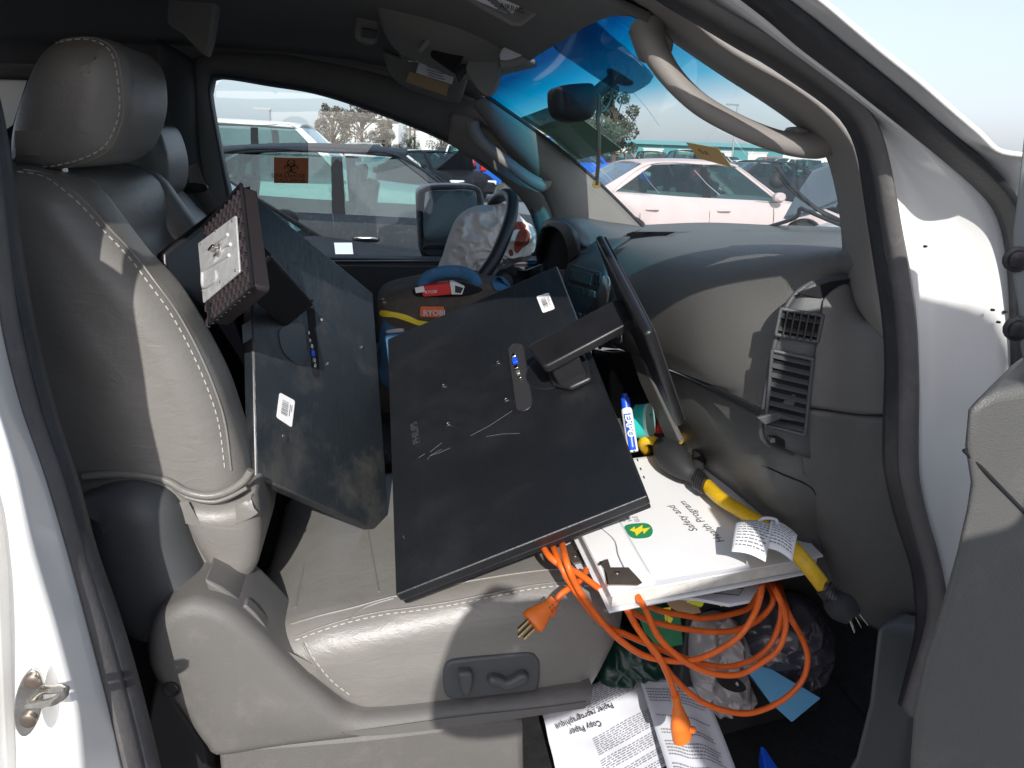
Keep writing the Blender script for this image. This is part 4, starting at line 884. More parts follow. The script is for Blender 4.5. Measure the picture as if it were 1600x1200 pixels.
#@@ITEMS
# ================================================================== things piled in the cab
def frame3(p0, p1, p2, p3=None): return [p0, p1, p2, p3 if p3 else p0+(p2-p1)]
def plpts(pl, pts, h=0): return [pl.px(x, y, h) for x, y in pts]
def capsule(pl, a, b, r, h, n=10):
    A_, B_ = pl.px(*a, h), pl.px(*b, h); d = (B_-A_).normalized(); s = d.cross(pl.n)
    return [A_+(s*math.cos(math.pi*i/n)-d*math.sin(math.pi*i/n))*r for i in range(n+1)]+[B_+(-s*math.cos(math.pi*i/n)+d*math.sin(math.pi*i/n))*r for i in range(n+1)]
def barcode(pl, q, parent, lines_dir=0, h=.0006, seed=1):
    c = plpts(pl, q, h); nm = prism('barcode_label', rounded(c, .004), -pl.n*.0004, 'paper', parent, 0)
    sp = Plane([c[0], c[1], c[2], c[3]]); rnd = random.Random(seed); gs = []; u = .22
    while u < .78:
        w_ = rnd.choice((.012, .02, .03)); 
        a = [sp(u, .22, .0005), sp(u+w_, .22, .0005), sp(u+w_, .62, .0005), sp(u, .62, .0005)] if lines_dir == 0 else [sp(.22, u, .0005), sp(.22, u+w_, .0005), sp(.62, u+w_, .0005), sp(.62, u, .0005)]
        gs.append((a, [(0, 1, 2, 3)])); u += w_+rnd.choice((.015, .025, .035))
    for k in range(2):
        t = .72+.10*k
        a = [sp(.25, t, .0005), sp(.72-.2*k, t, .0005), sp(.72-.2*k, t+.035, .0005), sp(.25, t+.035, .0005)] if lines_dir == 0 else [sp(t, .25, .0005), sp(t, .72-.2*k, .0005), sp(t+.035, .72-.2*k, .0005), sp(t+.035, .25, .0005)]
        gs.append((a, [(0, 1, 2, 3)]))
    v, f = join(*gs); mk('barcode', v, f, 'ink', nm, smooth=False)
def rounded(c, r, n=4):
    out = []; m_ = len(c)
    for i in range(m_):
        p, a, b = c[i], (c[i-1]-c[i]).normalized(), (c[(i+1) % m_]-c[i]).normalized()
        for k in range(n+1):
            t = k/n; out.append((p+a*r)*(1-t)**2+p*2*t*(1-t)+(p+b*r)*t*t)
    return out
# ---- front monitor, lying on the seat with its back to the door
q1 = quadP([(605, 530), (870, 415), (1012, 775), (618, 930)], 1.5)
m1 = thing('monitor', 'black monitor in front, bare back panel with raised maker name, stand pointing at the dashboard', 'monitor', q1[3], 'computer monitors dumped on the seat')
_, P1 = slab('back_panel', q1, .016, 'mon', m1, .0025)
ex = P1.a.normalized(); ey = P1.b.normalized()
prism('screen_bezel', [P1(.004, .004, -.0175), P1(.996, .004, -.0175), P1(.996, .996, -.0175), P1(.004, .996, -.0175)], -P1.n*.010, 'black', m1, .002)
rec = prism('port_recess', capsule(P1, (806, 545), (819, 632), .0135, .0008), -P1.n*.001, 'blackmatte', m1, 0)
tube('port_recess_rim', (lambda c: c+[c[0]])(capsule(P1, (806, 545), (819, 632), .0142, .0010)), .0010, 'black', rec, k=6)
for (x, y), mm, s in (((803, 556), 'chrome', .006), ((805, 564), 'blue', .0075), ((807, 574), 'chrome', .006), ((810, 583), 'silver', .005), ((813, 590), 'chrome', .004)):
    c = P1.px(x, y, .003); v, f = boxgeo(c, ex*s*.6, ey*s*.9, P1.n*.003); mk('port', v, f, mm, rec, bevel=.001)
for x, y in ((693, 602), (700, 662), (778, 566), (791, 624)):
    lathe('screw_hole', P1.px(x, y, 0), P1.n, [(0, .0042), (.0012, .0038), (.0013, .002), (.0004, .0018)], 'chrome', m1, k=14)
disc = P1.px(866, 575, 0)
lathe('hinge_disc', disc, P1.n, [(0, .048), (.0015, .048), (.0022, .046)], 'mon', m1, k=40)
tube('disc_groove', [disc+(ex*math.cos(a)+ey*math.sin(a))*.0485+P1.n*.0012 for a in [i*2*math.pi/40 for i in range(41)]], .0006, 'blackmatte', m1, k=5)
prism('hinge_block', plpts(P1, [(852, 572), (868, 550), (905, 540), (918, 560), (924, 590), (890, 606), (862, 600)], .010), -P1.n*.010, 'black', m1, .004)
HA = .060
arm = prism('stand_arm', plpts(P1, [(824, 541), (832, 535), (962, 466), (972, 468), (992, 496), (986, 502), (857, 570), (848, 572)], HA), -P1.n*.016, 'black', m1, .004, seg=3)
prism('arm_neck', plpts(P1, [(850, 566), (898, 543), (906, 558), (862, 578)], HA-.018), -P1.n*.042, 'black', m1, .002)
E1 = P1.px(976, 485, HA-.014); bx = (ex).normalized()
v, f = boxgeo(E1+ey*.012+bx*.010-P1.n*.03, bx*.0075, ey*.145, P1.n*.095); mk('stand_base', v, f, 'black', m1, bevel=.006, seg=3)
v, f = boxgeo(E1+ey*.012+bx*.019-P1.n*.03, bx*.0015, ey*.140, P1.n*.090); mk('base_pad', v, f, 'blackmatte', m1, bevel=.001)
barcode(P1, [(838, 463), (857, 457), (867, 482), (848, 489)], m1, 1)
# raised maker name, reading up the panel
xd = P1.px(644, 636)-P1.px(652, 690)
v, f = textgeo('PHILIPS', .017, P1.px(656, 691, .0006), xd, P1.n.cross(xd), bold=.0002); mk('maker_name', v, f, mat('emboss', (.05, .05, .052), .35), m1, smooth=False)
for x, y in ((990, 706), (995, 719), (1000, 733), (1005, 746)):
    lathe('edge_button', P1.px(x, y, -.006), ex, [(0, .002), (.0015, .002), (.002, .001)], 'black', m1, k=10)
# scratches: thin worn lines
gs = [tubegeo(plpts(P1, s_, .0001), .00017, 4) for s_ in ([(673, 712), (690, 706), (703, 700)], [(668, 718), (672, 712), (690, 702)], [(735, 681), (765, 665), (800, 642)], [(760, 682), (785, 678), (812, 677)], [(630, 837), (632, 842)], [(654, 715), (664, 709)], [(672, 706), (690, 692)])]
v, f = join(*gs); mk('scratches', v, f, 'inkgrey', m1)
# ---- rear monitor, leaning behind with its stand folded out
q2 = quadP([(390, 300), (583, 458), (610, 838), (400, 745)], 1.22)
m2 = thing('monitor', 'dusty black monitor behind, its stand base turned up showing a steel plate', 'monitor', q2[3], 'computer monitors dumped on the seat')
_, P2 = slab('back_panel', q2, .02, 'mondusty', m2, .003)
fx = P2.a.normalized(); fy = P2.b.normalized()
rec = prism('port_recess', capsule(P2, (486, 480), (494, 582), .009, .0008), -P2.n*.001, 'void', m2, 0)
for (x, y), mm, s in (((482, 520), 'silver', .003), ((484, 532), 'silver', .003), ((487, 541), 'silver', .004), ((489, 552), 'blue', .006), ((491, 563), 'silver', .004), ((492, 571), 'chrome', .004)):
    v, f = boxgeo(P2.px(x, y, .002), fx*s*.6, fy*s*.9, P2.n*.0015); mk('port', v, f, mm, rec, bevel=.0005)
for x, y in ((502, 500), (512, 569), (565, 543)):
    lathe('screw_hole', P2.px(x, y, 0), P2.n, [(0, .003), (.001, .003), (.0012, .001)], 'chrome', m2, k=12)
prism('hinge_recess', cr(plpts(P2, [(438, 515), (460, 505), (476, 512), (478, 560), (474, 570), (462, 568), (445, 552), (438, 535)], .0015), 40, True), -P2.n*.001, 'mon', m2, 0)
barcode(P2, [(437, 613), (461, 626), (456, 668), (432, 652)], m2, 1, seed=4)
prism('lock_slot', plpts(P2, [(449, 682), (451, 683), (451, 690), (449, 689)], .001), -P2.n*.0005, 'void', m2, 0)
lathe('panel_screw', P2.px(443, 681, 0), P2.n, [(0, .003), (.001, .0025)], 'clip', m2, k=10)
prism('panel_label', plpts(P2, [(378, 508), (392, 500), (394, 528), (380, 537)], .0008), -P2.n*.0004, 'plasticgrey', m2, 0)
# stand base: ribbed underside towards us with a pressed steel plate
qb = [CAM+ray(379, 289)*1.02, CAM+ray(398, 449)*.93, CAM+ray(331, 506)*1.03]; qb.append(qb[0]+qb[2]-qb[1])
PB = Plane(qb); bb = prism('stand_base', rounded([PB(0, 0), PB(1, 0), PB(1, 1), PB(0, 1)], .008), -PB.n*.020, 'canvas' if False else mat('base_brownblack', (.022, .018, .02), .45), m2, .002)
rimq = [PB(0, 0, .002), PB(1, 0, .002), PB(1, 1, .002), PB(0, 1, .002), PB(0, 0, .002)]
tube('base_rim', [p for a, b in zip(rimq, rimq[1:]) for p in (a, a.lerp(b, .5))]+[rimq[0]], .0026, 'black', bb, k=8)
gs = []; bu, bv = PB.a.normalized(), PB.b.normalized(); LU, LV = PB.a.length, PB.b.length; s_ = .0085
nu_, nv_ = int(LU/(s_*1.5)), int(LV/(s_*1.74))
for i in range(nu_+1):
    for j in range(nv_+1):
        c = PB.o+bu*(.006+i*s_*1.5)+bv*(.006+(j+.5*(i % 2))*s_*1.74)+PB.n*.0012
        if (c-PB.o).dot(bu) > LU-.004 or (c-PB.o).dot(bv) > LV-.004: continue
        for k in range(3):
            a0, a1 = k*math.pi/3, (k+1)*math.pi/3
            p, q_ = c+(bu*math.cos(a0)+bv*math.sin(a0))*s_, c+(bu*math.cos(a1)+bv*math.sin(a1))*s_
            d = (q_-p); gs.append(boxgeo((p+q_)/2, d/2, PB.n.cross(d).normalized()*.0007, PB.n*.0012))
v, f = join(*gs); mk('base_ribs', v, f, mat('rib_brown', (.05, .04, .045), .4), bb, smooth=False)
mp_ = plpts(PB, [(368, 336), (374, 425), (317, 474), (309, 380)], .005)
plt = prism('steel_plate', rounded(mp_, .004), -PB.n*.003, mat('galvanised', (.55, .56, .57), .5, .45, var=(60, .2)), bb, .0012)
PM = Plane(mp_)
for u, w_ in ((.06, .08), (.94, .08), (.94, .92), (.06, .92), (.02, .5), (.97, .45)):
    lathe('plate_rivet', PM(u, w_, 0), PM.n, [(0, .0022), (.001, .0018), (.0012, .0008)], 'clip', plt, k=10)
for pts_ in ([(.25, .2), (.25, .75)], [(.45, .15), (.42, .35), (.6, .6)], [(.62, .2), (.60, .85)], [(.75, .55), (.90, .55), (.90, .88), (.62, .9)]):
    tube('plate_emboss', [PM(a, b, .0004) for a, b in pts_], .0022, mat('galvanised_rib', (.62, .63, .64), .45, .5), plt, n=16, k=8)
lathe('thumb_screw', PM(.42, .42, 0), PM.n, [(0, .009), (.003, .009), (.004, .005), (.006, .005)], 'silver', bb, k=20)
v, f = boxgeo(PM(.42, .42, .009), bu*.0025, bv*.008, PM.n*.0045); mk('thumb_screw', v, f, 'chrome', bb, bevel=.001)
a0 = PB(.62, .35, -.02); a1 = P2.px(462, 487, .012)
sd_ = (a1-a0).normalized(); wd = sd_.cross(V((0, -1, .3))).normalized(); td = sd_.cross(wd)
v, f = boxgeo((a0+a1)/2, (a1-a0)/2, wd*.030, td*.011); mk('stand_arm', v, f, 'black', m2, bevel=.005, seg=3)
v, f = boxgeo(a1+P2.n*-.004, sd_*.008, wd*.027, P2.n*.014); mk('arm_hinge', v, f, 'blackmatte', m2, bevel=.003)
# ---- third panel wedged between the rear monitor and the seat
q3 = [PY(256, 396, 1.19), PY(392, 290, 1.33), PY(410, 745, 1.22)]; q3.append(q3[0]+q3[2]-q3[1])
m3 = thing('monitor', 'black glossy screen wedged upright between the seat back and the dusty monitor', 'monitor', q3[3], 'computer monitors dumped on the seat')
slab('screen_bezel', q3, .02, 'black', m3, .003)
P3 = Plane(q3); prism('screen_glass', [P3(.03, .02, .0008), P3(.97, .02, .0008), P3(.97, .98, .0008), P3(.03, .98, .0008)], -P3.n*.0004, mat('screen_glass', (.004, .004, .006), .25), m3, 0)
# ---- tool bag
bag = thing('tool_bag', 'dark brown and blue fabric tool bag with orange label behind the front monitor', 'tool bag', PY(690, 600, 1.75))
bo = [(594, 640), (592, 560), (590, 500), (591, 478), (600, 462), (625, 452), (660, 445), (700, 436), (740, 436), (775, 442), (798, 452), (806, 480), (810, 560), (812, 640)]
bb_ = pillow('bag_body', bo, 1.62, 1.82, .03, 'canvas', bag, n=90, wr=.012, step=.014)
project_patch('lower_panel', [(596, 508), (618, 512), (650, 522), (668, 530), (668, 600), (598, 600)], bb_, 'canvasblue', bag, .003)
project_patch('stripe', [(594, 485), (612, 487), (635, 492), (655, 501), (670, 503), (672, 508), (656, 509), (636, 502), (612, 495), (595, 494)], bb_, 'yellowp', bag, .006)
project_patch('pocket_opening', [(644, 454), (655, 446), (680, 442), (715, 440), (740, 446), (755, 452), (740, 460), (710, 464), (660, 464), (648, 462)], bb_, 'void', bag, .003)
project_patch('reflective_tab', [(605, 516), (628, 513), (629, 518), (606, 520)], bb_, 'papergrey', bag, .007)
project_patch('side_pocket', [(770, 436), (785, 432), (797, 445), (790, 452), (774, 452)], bb_, 'canvasblue', bag, .006)
tube('handle', pxs([(660, 448), (668, 434), (690, 426), (715, 425), (735, 432), (744, 446)], 1.64), .017, 'canvasblue', bag, n=30, k=12, flat=.7)
tube('seam_cord', pxs([(592, 470), (610, 468), (640, 465), (680, 468), (720, 468), (760, 460)], 1.625), .003, 'canvas', bag, n=30, k=6)
lathe('snap_button', PY(600, 473, 1.63), (0, -1, 0), [(-.01, .008), (.004, .008), (.006, .004)], 'clip', bag, k=14)
lb = prism('brand_label', rounded(pxs([(657, 479), (694, 479), (694, 496), (656, 495)], 1.612), .004), (0, .003, 0), 'orangelabel', bag, 0)
text('label_lettering', 'RYOBI', .0165, PY(661, 493, 1.610), PY(690, 493, 1.61)-PY(661, 493, 1.61), (0, 0, 1), 'papergrey', bag, bold=.0004)
rb = thing('parts_box', 'small red and white carton poking out of the tool bag pocket', 'carton', PY(680, 455, 1.62))
prism('carton', pxs([(656, 448), (702, 442), (705, 460), (662, 464)], 1.608), (0, .03, 0), 'red', rb, .001)
prism('white_band', pxs([(648, 450), (662, 447), (664, 456), (650, 458)], 1.606), (0, .004, 0), 'paper', rb, 0)
prism('printed_panel', pxs([(703, 441), (708, 440), (726, 448), (722, 460), (706, 460)], 1.609), (0, .02, 0), 'paper', rb, 0)
prism('printed_panel', pxs([(711, 446), (724, 450), (720, 458), (711, 457)], 1.607), (0, .001, 0), 'ink', rb, 0)
text('carton_print', 'RYOBI', .009, PY(664, 459, 1.6065), PY(700, 456, 1.6065)-PY(664, 459, 1.6065), (0, 0, 1), 'paper', rb)
# ---- binder
b0, b1, b2 = PZ(955, 930, .975), PZ(1287, 868, .975), PZ(1120, 700, 1.0)
qbn = [b0, b1, b2, b0+(b2-b1)]
bi = thing('binder', 'white binder with a safety program cover sheet lying open side down at the seat edge', 'binder', b0)
bi['label'] = 'thick white binder with a Safety and Health Program cover, lying on the clutter'
slab('cover', qbn, .003, 'vinyl', bi, .001)
PN = Plane(qbn)
prism('page_block', [PN(.015, .015, -.0045), PN(.985, .015, -.0045), PN(.985, .985, -.0045), PN(.015, .985, -.0045)], -PN.n*.019, 'pages', bi, .001)
prism('back_cover', [PN(0, 0, -.025), PN(1, 0, -.025), PN(1, 1, -.025), PN(0, 1, -.025)], -PN.n*.003, 'vinyl', bi, .001)
prism('cover_sheet', [PN(.03, .05, .0014), PN(.62, .03, .0014), PN(.86, .4, .0014), PN(.86, .97, .0014), PN(.03, .97, .0014)], -PN.n*.0006, 'paper', bi, 0)
netobj('creased_sheet', [[PN(u, w_, .0022+.003*(math.sin(u*9)**2)*(w_ > .2)) for w_ in (.02, .2, .5, .8, .97)] for u in (.0, .08, .14, .2)], 'paper', bi, 14, 14, solid=.0005)
tube('sheet_crease', [PN.px(x, y, .004) for x, y in ((926, 816), (958, 842), (966, 868), (978, 892), (990, 905))], .0009, 'inkgrey', bi, n=20, k=5)
xd = PN.px(1040, 752)-PN.px(1133, 846); yd = PN.n.cross(xd)
for s_, pt in (('Health Program', (1133, 846)), ('Safety and', (1091, 829))):
    v, f = textgeo(s_, .0185, PN.px(*pt, .0022), xd, yd); mk('cover_title', v, f, 'ink', bi, smooth=False)
lo = prism('cover_logo', cr([PN.px(x, y, .0024) for x, y in ((976, 822), (990, 818), (1012, 818), (1020, 828), (1016, 838), (1002, 841), (988, 840), (980, 832))], 24, True), -PN.n*.0004, 'green', bi, 0)
prism('logo_mark', [PN.px(x, y, .0028) for x, y in ((984, 828), (992, 822), (992, 827), (1004, 820), (1004, 826), (1016, 824), (1006, 834), (1004, 829), (994, 837), (992, 831))], -PN.n*.0003, 'yellowp', lo, 0)
for i, s_ in enumerate(('ELE', 'WES', 'ELI')):
    xd2 = PN.px(970, 798)-PN.px(994, 815)
    v, f = textgeo(s_, .0105, PN.px(1000-i*11, 815-i*0, .0024), PN.px(990, 799)-PN.px(1000, 815), PN.n.cross(PN.px(990, 799)-PN.px(1000, 815))); mk('logo_lettering', v, f, 'inkgrey', bi, smooth=False)
cl = prism('clip', [PN.px(x, y, .008) for x, y in ((939, 880), (944, 874), (950, 873), (954, 886), (982, 886), (1000, 905), (1004, 910), (996, 914), (952, 914), (948, 896))], -PN.n*.0015, 'clip', bi, .0006)
lathe('clip_rivet', PN.px(965, 895, .008), PN.n, [(0, .0035), (.0015, .003), (.002, .001)], 'chrome', cl, k=12)
tube('clip_wire', [PN.px(x, y, .006) for x, y in ((936, 882), (942, 879), (950, 912), (951, 915))], .002, 'chrome', cl, n=14, k=6)
# clipboard underneath
cb = thing('clipboard', 'clipboard with a dark metal clip poking out from under the white binder beside orange cords', 'clipboard', PZ(900, 870, .93))
qc = [PZ(x, y, .935) for x, y in ((872, 838), (925, 838), (985, 900), (905, 892))]
prism('board', qc, (0, 0, -.004), 'papergrey', cb, .001)
c2 = prism('clip', [PZ(x, y, .942) for x, y in ((884, 852), (892, 848), (898, 858), (916, 862), (922, 874), (896, 880), (888, 870))], (0, 0, -.003), 'clip', cb, .001)
lathe('clip_rivet', PZ(899, 868, .942), (0, -.3, 1), [(0, .004), (.002, .003)], 'chrome', c2, k=12)
# document folder under the binder
fo = thing('folder', 'pale folder with a boxed printed heading sticking out below the binder', 'folder', PZ(1120, 930, .92))
qf = [PZ(x, y, .925) for x, y in ((1010, 918), (1030, 908), (1197, 892), (1182, 922), (1172, 938), (1140, 944), (1090, 935), (1020, 930))]
prism('folder_cover', qf, (0, 0, -.005), 'papergrey', fo, .001)
text('heading', 'uments', .0125, PZ(1088, 922, .9262), PZ(1130, 925, .9262)-PZ(1088, 922, .9262), V((0, .9, 0)), 'ink', fo)
gs = []
hb = [PZ(x, y, .9262) for x, y in ((1060, 914), (1086, 924), (1154, 930), (1162, 920), (1062, 911))]
v, f = tubegeo([p for p in hb]+[hb[0]], .0006, 4); mk('heading_box', v, f, 'ink', fo)
# box that carries the pile
cr_ = thing('storage_box', 'dark cardboard box under the binder and cords in the footwell', 'box', (.62, 1.15, .55))
v, f = boxgeo((.60, 1.16, .73), (.15, .03, 0), (-.02, .13, 0), (0, 0, .175)); mk('box_walls', v, f, 'blackmatte', cr_, bevel=.004)
v, f = boxgeo((.60, 1.16, .910), (.155, .031, 0), (-.021, .135, 0), (0, 0, .004)); mk('box_lid', v, f, 'blackmatte', cr_, bevel=.002)
# ---- marker, tape, scraps behind the binder
mk_ = thing('marker_pen', 'blue and white dry erase marker standing behind the binder', 'marker', PY(984, 700, 1.16))
A_, B_ = PY(989, 706, 1.14), PY(975, 612, 1.19); ax = (B_-A_)
lathe('barrel', A_, ax, [(0, .0085), (.001, .0092), (ax.length*.68, .0092), (ax.length*.70, .0088), (ax.length*.72, .0075)], 'paper', mk_, k=24)
lathe('cap', A_+ax*.72, ax, [(0, .0078), (ax.length*.03, .0080), (ax.length*.17, .0072), (ax.length*.18, .0050), (ax.length*.245, .0046), (ax.length*.25, .002)], 'blue', mk_, k=24)
an = ax.normalized(); side = an.cross(V((0, -1, 0))).normalized(); fr_ = side.cross(an).normalized()
if fr_.y > 0: fr_ = -fr_
rows = [[A_+ax*(.02+.60*j/10)+(side*math.sin(a)+fr_*math.cos(a))*.0095 for a in [(-.95+1.3*i/12) for i in range(13)]] for j in range(11)]
v, f = grid(rows); mk('barrel_label', v, f, 'blue', mk_, solid=.0003)
up_ = an; s2 = side if side.x > 0 else -side
text('label_lettering', 'EXPO', .0150, A_+ax*.60+fr_*.0115-s2*.0075, -up_, s2, 'paper', mk_, bold=.0004)
tp = thing('tape_dispenser', 'round teal tape dispenser standing behind the binder beside the marker', 'tape dispenser', PY(1005, 690, 1.2))
c = PY(1004, 658, 1.20); axd = V((.80, -.52, .22)).normalized()
lathe('tape_body', c-axd*.012, axd, [(0, .012), (0, .026), (.003, .0295), (.020, .0295), (.024, .026), (.0245, .014), (.020, .013)], 'teal', tp, k=40)
lathe('tape_rim', c+axd*.009, axd, [(0, .030), (.003, .0305), (.005, .030)], mat('teal_pale', (.35, .62, .58), .3), tp, k=40)
prism('tape_tag', [c+axd*.0135+V((-.006, 0, z)) for z in (-.012, .012)]+[c+axd*.0135+V((.002, .004, z)) for z in (.012, -.012)], axd*.001, mat('teal_dark', (.01, .30, .28), .4), tp, 0)
sc1 = thing('correction_bottle', 'small white plastic bottle half hidden between the monitor and marker', 'bottle', PY(964, 690, 1.2))
lathe('bottle_body', PY(974, 700, 1.20), PY(962, 648, 1.22)-PY(974, 700, 1.20), [(0, .011), (.035, .011), (.042, .007), (.044, .007), (.052, .006)], 'papergrey', sc1, k=20)
rc = thing('red_cap', 'small red plastic cap peeking out behind the teal tape', 'cap', PY(1027, 665, 1.25))
lathe('cap_body', PY(1026, 674, 1.25), (.2, 0, 1), [(0, .010), (.014, .009), (.016, .006)], 'red', rc, k=16)
# ---- yellow adapter cord
yc = thing('adapter_cord', 'thick yellow power cord with black connector and paper tags lying across the binder', 'power cord', PZ(1100, 755, 1.0))
def pz(l): return [PZ(x, y, z) for x, y, z in l]
tube('cable', pz([(1098, 752, 1.015), (1125, 778, 1.012), (1160, 800, 1.01), (1198, 824, 1.01), (1232, 850, 1.005), (1262, 884, .99), (1294, 926, .955)]), .0105, 'yellow', yc, n=50, k=14)
tube('connector', pz([(1030, 694, 1.03), (1042, 706, 1.03), (1056, 720, 1.03), (1072, 735, 1.025), (1084, 743, 1.02), (1093, 750, 1.017), (1104, 758, 1.015)]), lambda t: .012+.0135*math.sin(math.pi*min(1, t*1.25))**1.0*(1 if t < .8 else 1), 'blackmatte', yc, n=50, k=18)
for i in range(5): 
    p = pz([(1033+i*2.6, 697+i*2.4, 1.03)])[0]; tube('connector_ridge', [p-V((.001, -.001, 0)), p+V((.001, -.001, 0))], .0158+.0006*i, 'black', yc, k=16)
    p = pz([(1089+i*3, 748+i*2.4, 1.017)])[0]; tube('connector_ridge', [p-V((.001, -.001, 0)), p+V((.001, -.001, 0))], .0172-.0006*i, 'black', yc, k=16)
tube('branch_cable', pz([(1032, 696, 1.03), (1024, 690, 1.035), (1014, 687, 1.04), (1004, 692, 1.03), (1010, 706, 1.0)]), .0085, 'yellow', yc, n=24, k=12)
tube('branch_cable', pz([(1058, 690, 1.03), (1066, 683, 1.035), (1078, 684, 1.035), (1088, 690, 1.03), (1092, 702, 1.02), (1090, 714, 1.015), (1080, 722, 1.01)]), .0085, 'yellow', yc, n=30, k=12)
tube('branch_collar', pz([(1040, 700, 1.035), (1046, 688, 1.035), (1058, 686, 1.03)]), .011, 'blackmatte', yc, n=12, k=12)
tube('branch_collar', pz([(1092, 700, 1.025), (1092, 722, 1.02), (1082, 738, 1.015)]), .012, 'blackmatte', yc, n=12, k=12)
pg = tube('plug', pz([(1288, 918, .965), (1300, 932, .955), (1308, 942, .95), (1322, 954, .945), (1334, 965, .94)]), lambda t: .0125+.007*max(0, math.sin(math.pi*(t-.25)/.75) if t > .25 else 0), 'blackmatte', yc, n=30, k=14)
for i in range(5): 
    p = pz([(1290+i*4, 920+i*4.6, .962-.002*i)])[0]; tube('plug_ridge', [p-V((.0012, -.001, 0)), p+V((.0012, -.001, 0))], .0138, 'black', yc, k=14)
for a, b in (((1328, 968), (1336, 988)), ((1336, 962), (1346, 980)), ((1342, 958), (1356, 976))):
    p, q_ = PZ(*a, .94), PZ(*b, .925); d = q_-p; v, f = boxgeo((p+q_)/2, d/2, d.cross(V((0, 0, 1))).normalized()*.003, V((0, 0, .0009))); mk('prong', v, f, 'chrome', pg, bevel=.0005)
for k, pts_ in enumerate(([(1150, 815, 1.03), (1208, 820, 1.03), (1196, 878, 1.015), (1143, 862, 1.015)], [(1205, 812, 1.035), (1246, 836, 1.03), (1238, 877, 1.01), (1196, 856, 1.02)])):
    c = pz(pts_); n_ = 8; rows = []
    for i in range(n_+1):
        t = i/n_; a, b = c[0].lerp(c[3], t), c[1].lerp(c[2], t)
        rows.append([a.lerp(b, j/n_)+V((0, 0, .006*math.sin(math.pi*t)+.004*math.sin(math.pi*j/n_))) for j in range(n_+1)])
    v, f = grid(rows); tg = mk('care_tag', v, f, 'paper', yc, solid=.0005)
    rnd = random.Random(k); gs = []
    for r_ in range(9):
        t = .14+r_*.085; x = .08
        while x < .88:
            w_ = min(rnd.uniform(.05, .15), .92-x)
            def S(u, t_): return c[0].lerp(c[3], t_).lerp(c[1].lerp(c[2], t_), u)+V((0, 0, .0008+.006*math.sin(math.pi*t_)+.004*math.sin(math.pi*u)))
            gs.append(([S(x, t), S(x+w_, t), S(x+w_, t+.035), S(x, t+.035)], [(0, 1, 2, 3)])); x += w_+.03
    v, f = join(*gs); mk('tag_print', v, f, 'inkgrey', tg, smooth=False)
tube('tag_tie', pz([(1180, 822, 1.03), (1192, 810, 1.035), (1212, 812, 1.04), (1214, 822, 1.035), (1204, 836, 1.03), (1190, 834, 1.03), (1180, 822, 1.03)]), .0022, 'papergrey', yc, n=30, k=8)
# ---- orange extension cord
oc_ = thing('extension_cord', 'coiled orange extension cord hanging over the seat edge with plug and socket ends', 'extension cord', PY(1050, 1000, .88))
loops = [
 ([(835, 815), (842, 840), (863, 874), (904, 896), (942, 924), (977, 947), (1010, 968), (1060, 981), (1110, 987), (1148, 985), (1180, 972), (1203, 950), (1208, 931), (1195, 905)], .86, .93),
 ([(870, 818), (876, 839), (885, 877), (904, 921), (936, 966), (965, 997), (1003, 1023), (1041, 1032), (1079, 1032), (1117, 1019), (1155, 994), (1180, 956), (1190, 921), (1191, 895)], .84, .86),
 ([(854, 818), (860, 842), (876, 883), (904, 931), (942, 975), (977, 991), (1022, 1010), (1063, 1026), (1101, 1038), (1136, 1042), (1174, 1032), (1202, 1010), (1218, 975), (1220, 940), (1206, 900)], .855, .88),
 ([(990, 905), (996, 931), (1009, 953), (1028, 994), (1060, 1026), (1085, 1042), (1117, 1053), (1155, 1054), (1186, 1038), (1215, 1016), (1227, 985), (1226, 956), (1212, 924), (1200, 900)], .835, .87),
 ([(1215, 905), (1231, 956), (1253, 997), (1262, 1029), (1253, 1064), (1221, 1095), (1174, 1114), (1132, 1110), (1094, 1095), (1060, 1067), (1034, 1035), (1003, 991), (971, 937), (955, 900)], .90, .85),
 ([(960, 905), (977, 943), (990, 972), (1009, 1000), (1031, 1029), (1047, 1064), (1056, 1092)], .865, .83),
 ([(985, 918), (1003, 937), (1028, 953), (1072, 962), (1095, 966), (1130, 962), (1170, 950), (1185, 925)], .90, .95),
 ([(862, 962), (872, 934), (893, 916), (908, 905), (916, 890)], .845, .90)]
for k, (pts_, ya, yb) in enumerate(loops):
    n_ = len(pts_); tube('cable', [PY(x, y, (1.08 if (i == 0 and y < 830) else (.94 if (i == 1 and k < 3) else 1.02 if (k in (3, 4, 5, 6) and i == 0) or (k < 5 and i == n_-1) else ya+(yb-ya)*i/(n_-1)-.012*math.sin(math.pi*i/(n_-1))))) for i, (x, y) in enumerate(pts_)], .0043, 'orange', oc_, n=90, k=10)
def shaped(name, A_, B_, prof, m, parent, flat=.7, n=24):
    d = B_-A_; L_ = d.length; return tube(name, [A_, A_+d*.33, A_+d*.66, B_], lambda t: prof(t), m, parent, n=n, k=14, flat=flat)
A_, B_ = PY(866, 938, .842), PY(830, 974, .825)
pl1 = shaped('plug', A_, B_, lambda t: .0075+.009*min(1, max(0, (t-.18)*1.6)) if t < .92 else .0155, 'orangeplug', oc_, .62)
d = (B_-A_).normalized(); sdv = d.cross(V((0, 1, 0))).normalized()
for i, (s1, l_) in enumerate(((-.007, .017), (.0, .021), (.008, .017))):
    c = B_+sdv*s1+d*l_*.5; v, f = boxgeo(c, d*l_*.6, sdv*.0014, V((0, .003, 0))); mk('prong', v, f, 'brass', pl1, bevel=.0004)
for i in (-1, 1):
    for j in (0, 1): lathe('plug_dimple', A_+d*(.004+.005*j)+sdv*.0026*i+V((0, -.0085, 0)), (0, -1, 0), [(0, .0011), (.001, .001)], 'stain', pl1, k=8)
A_, B_ = PY(1055, 1086, .83), PY(1066, 1152, .83)
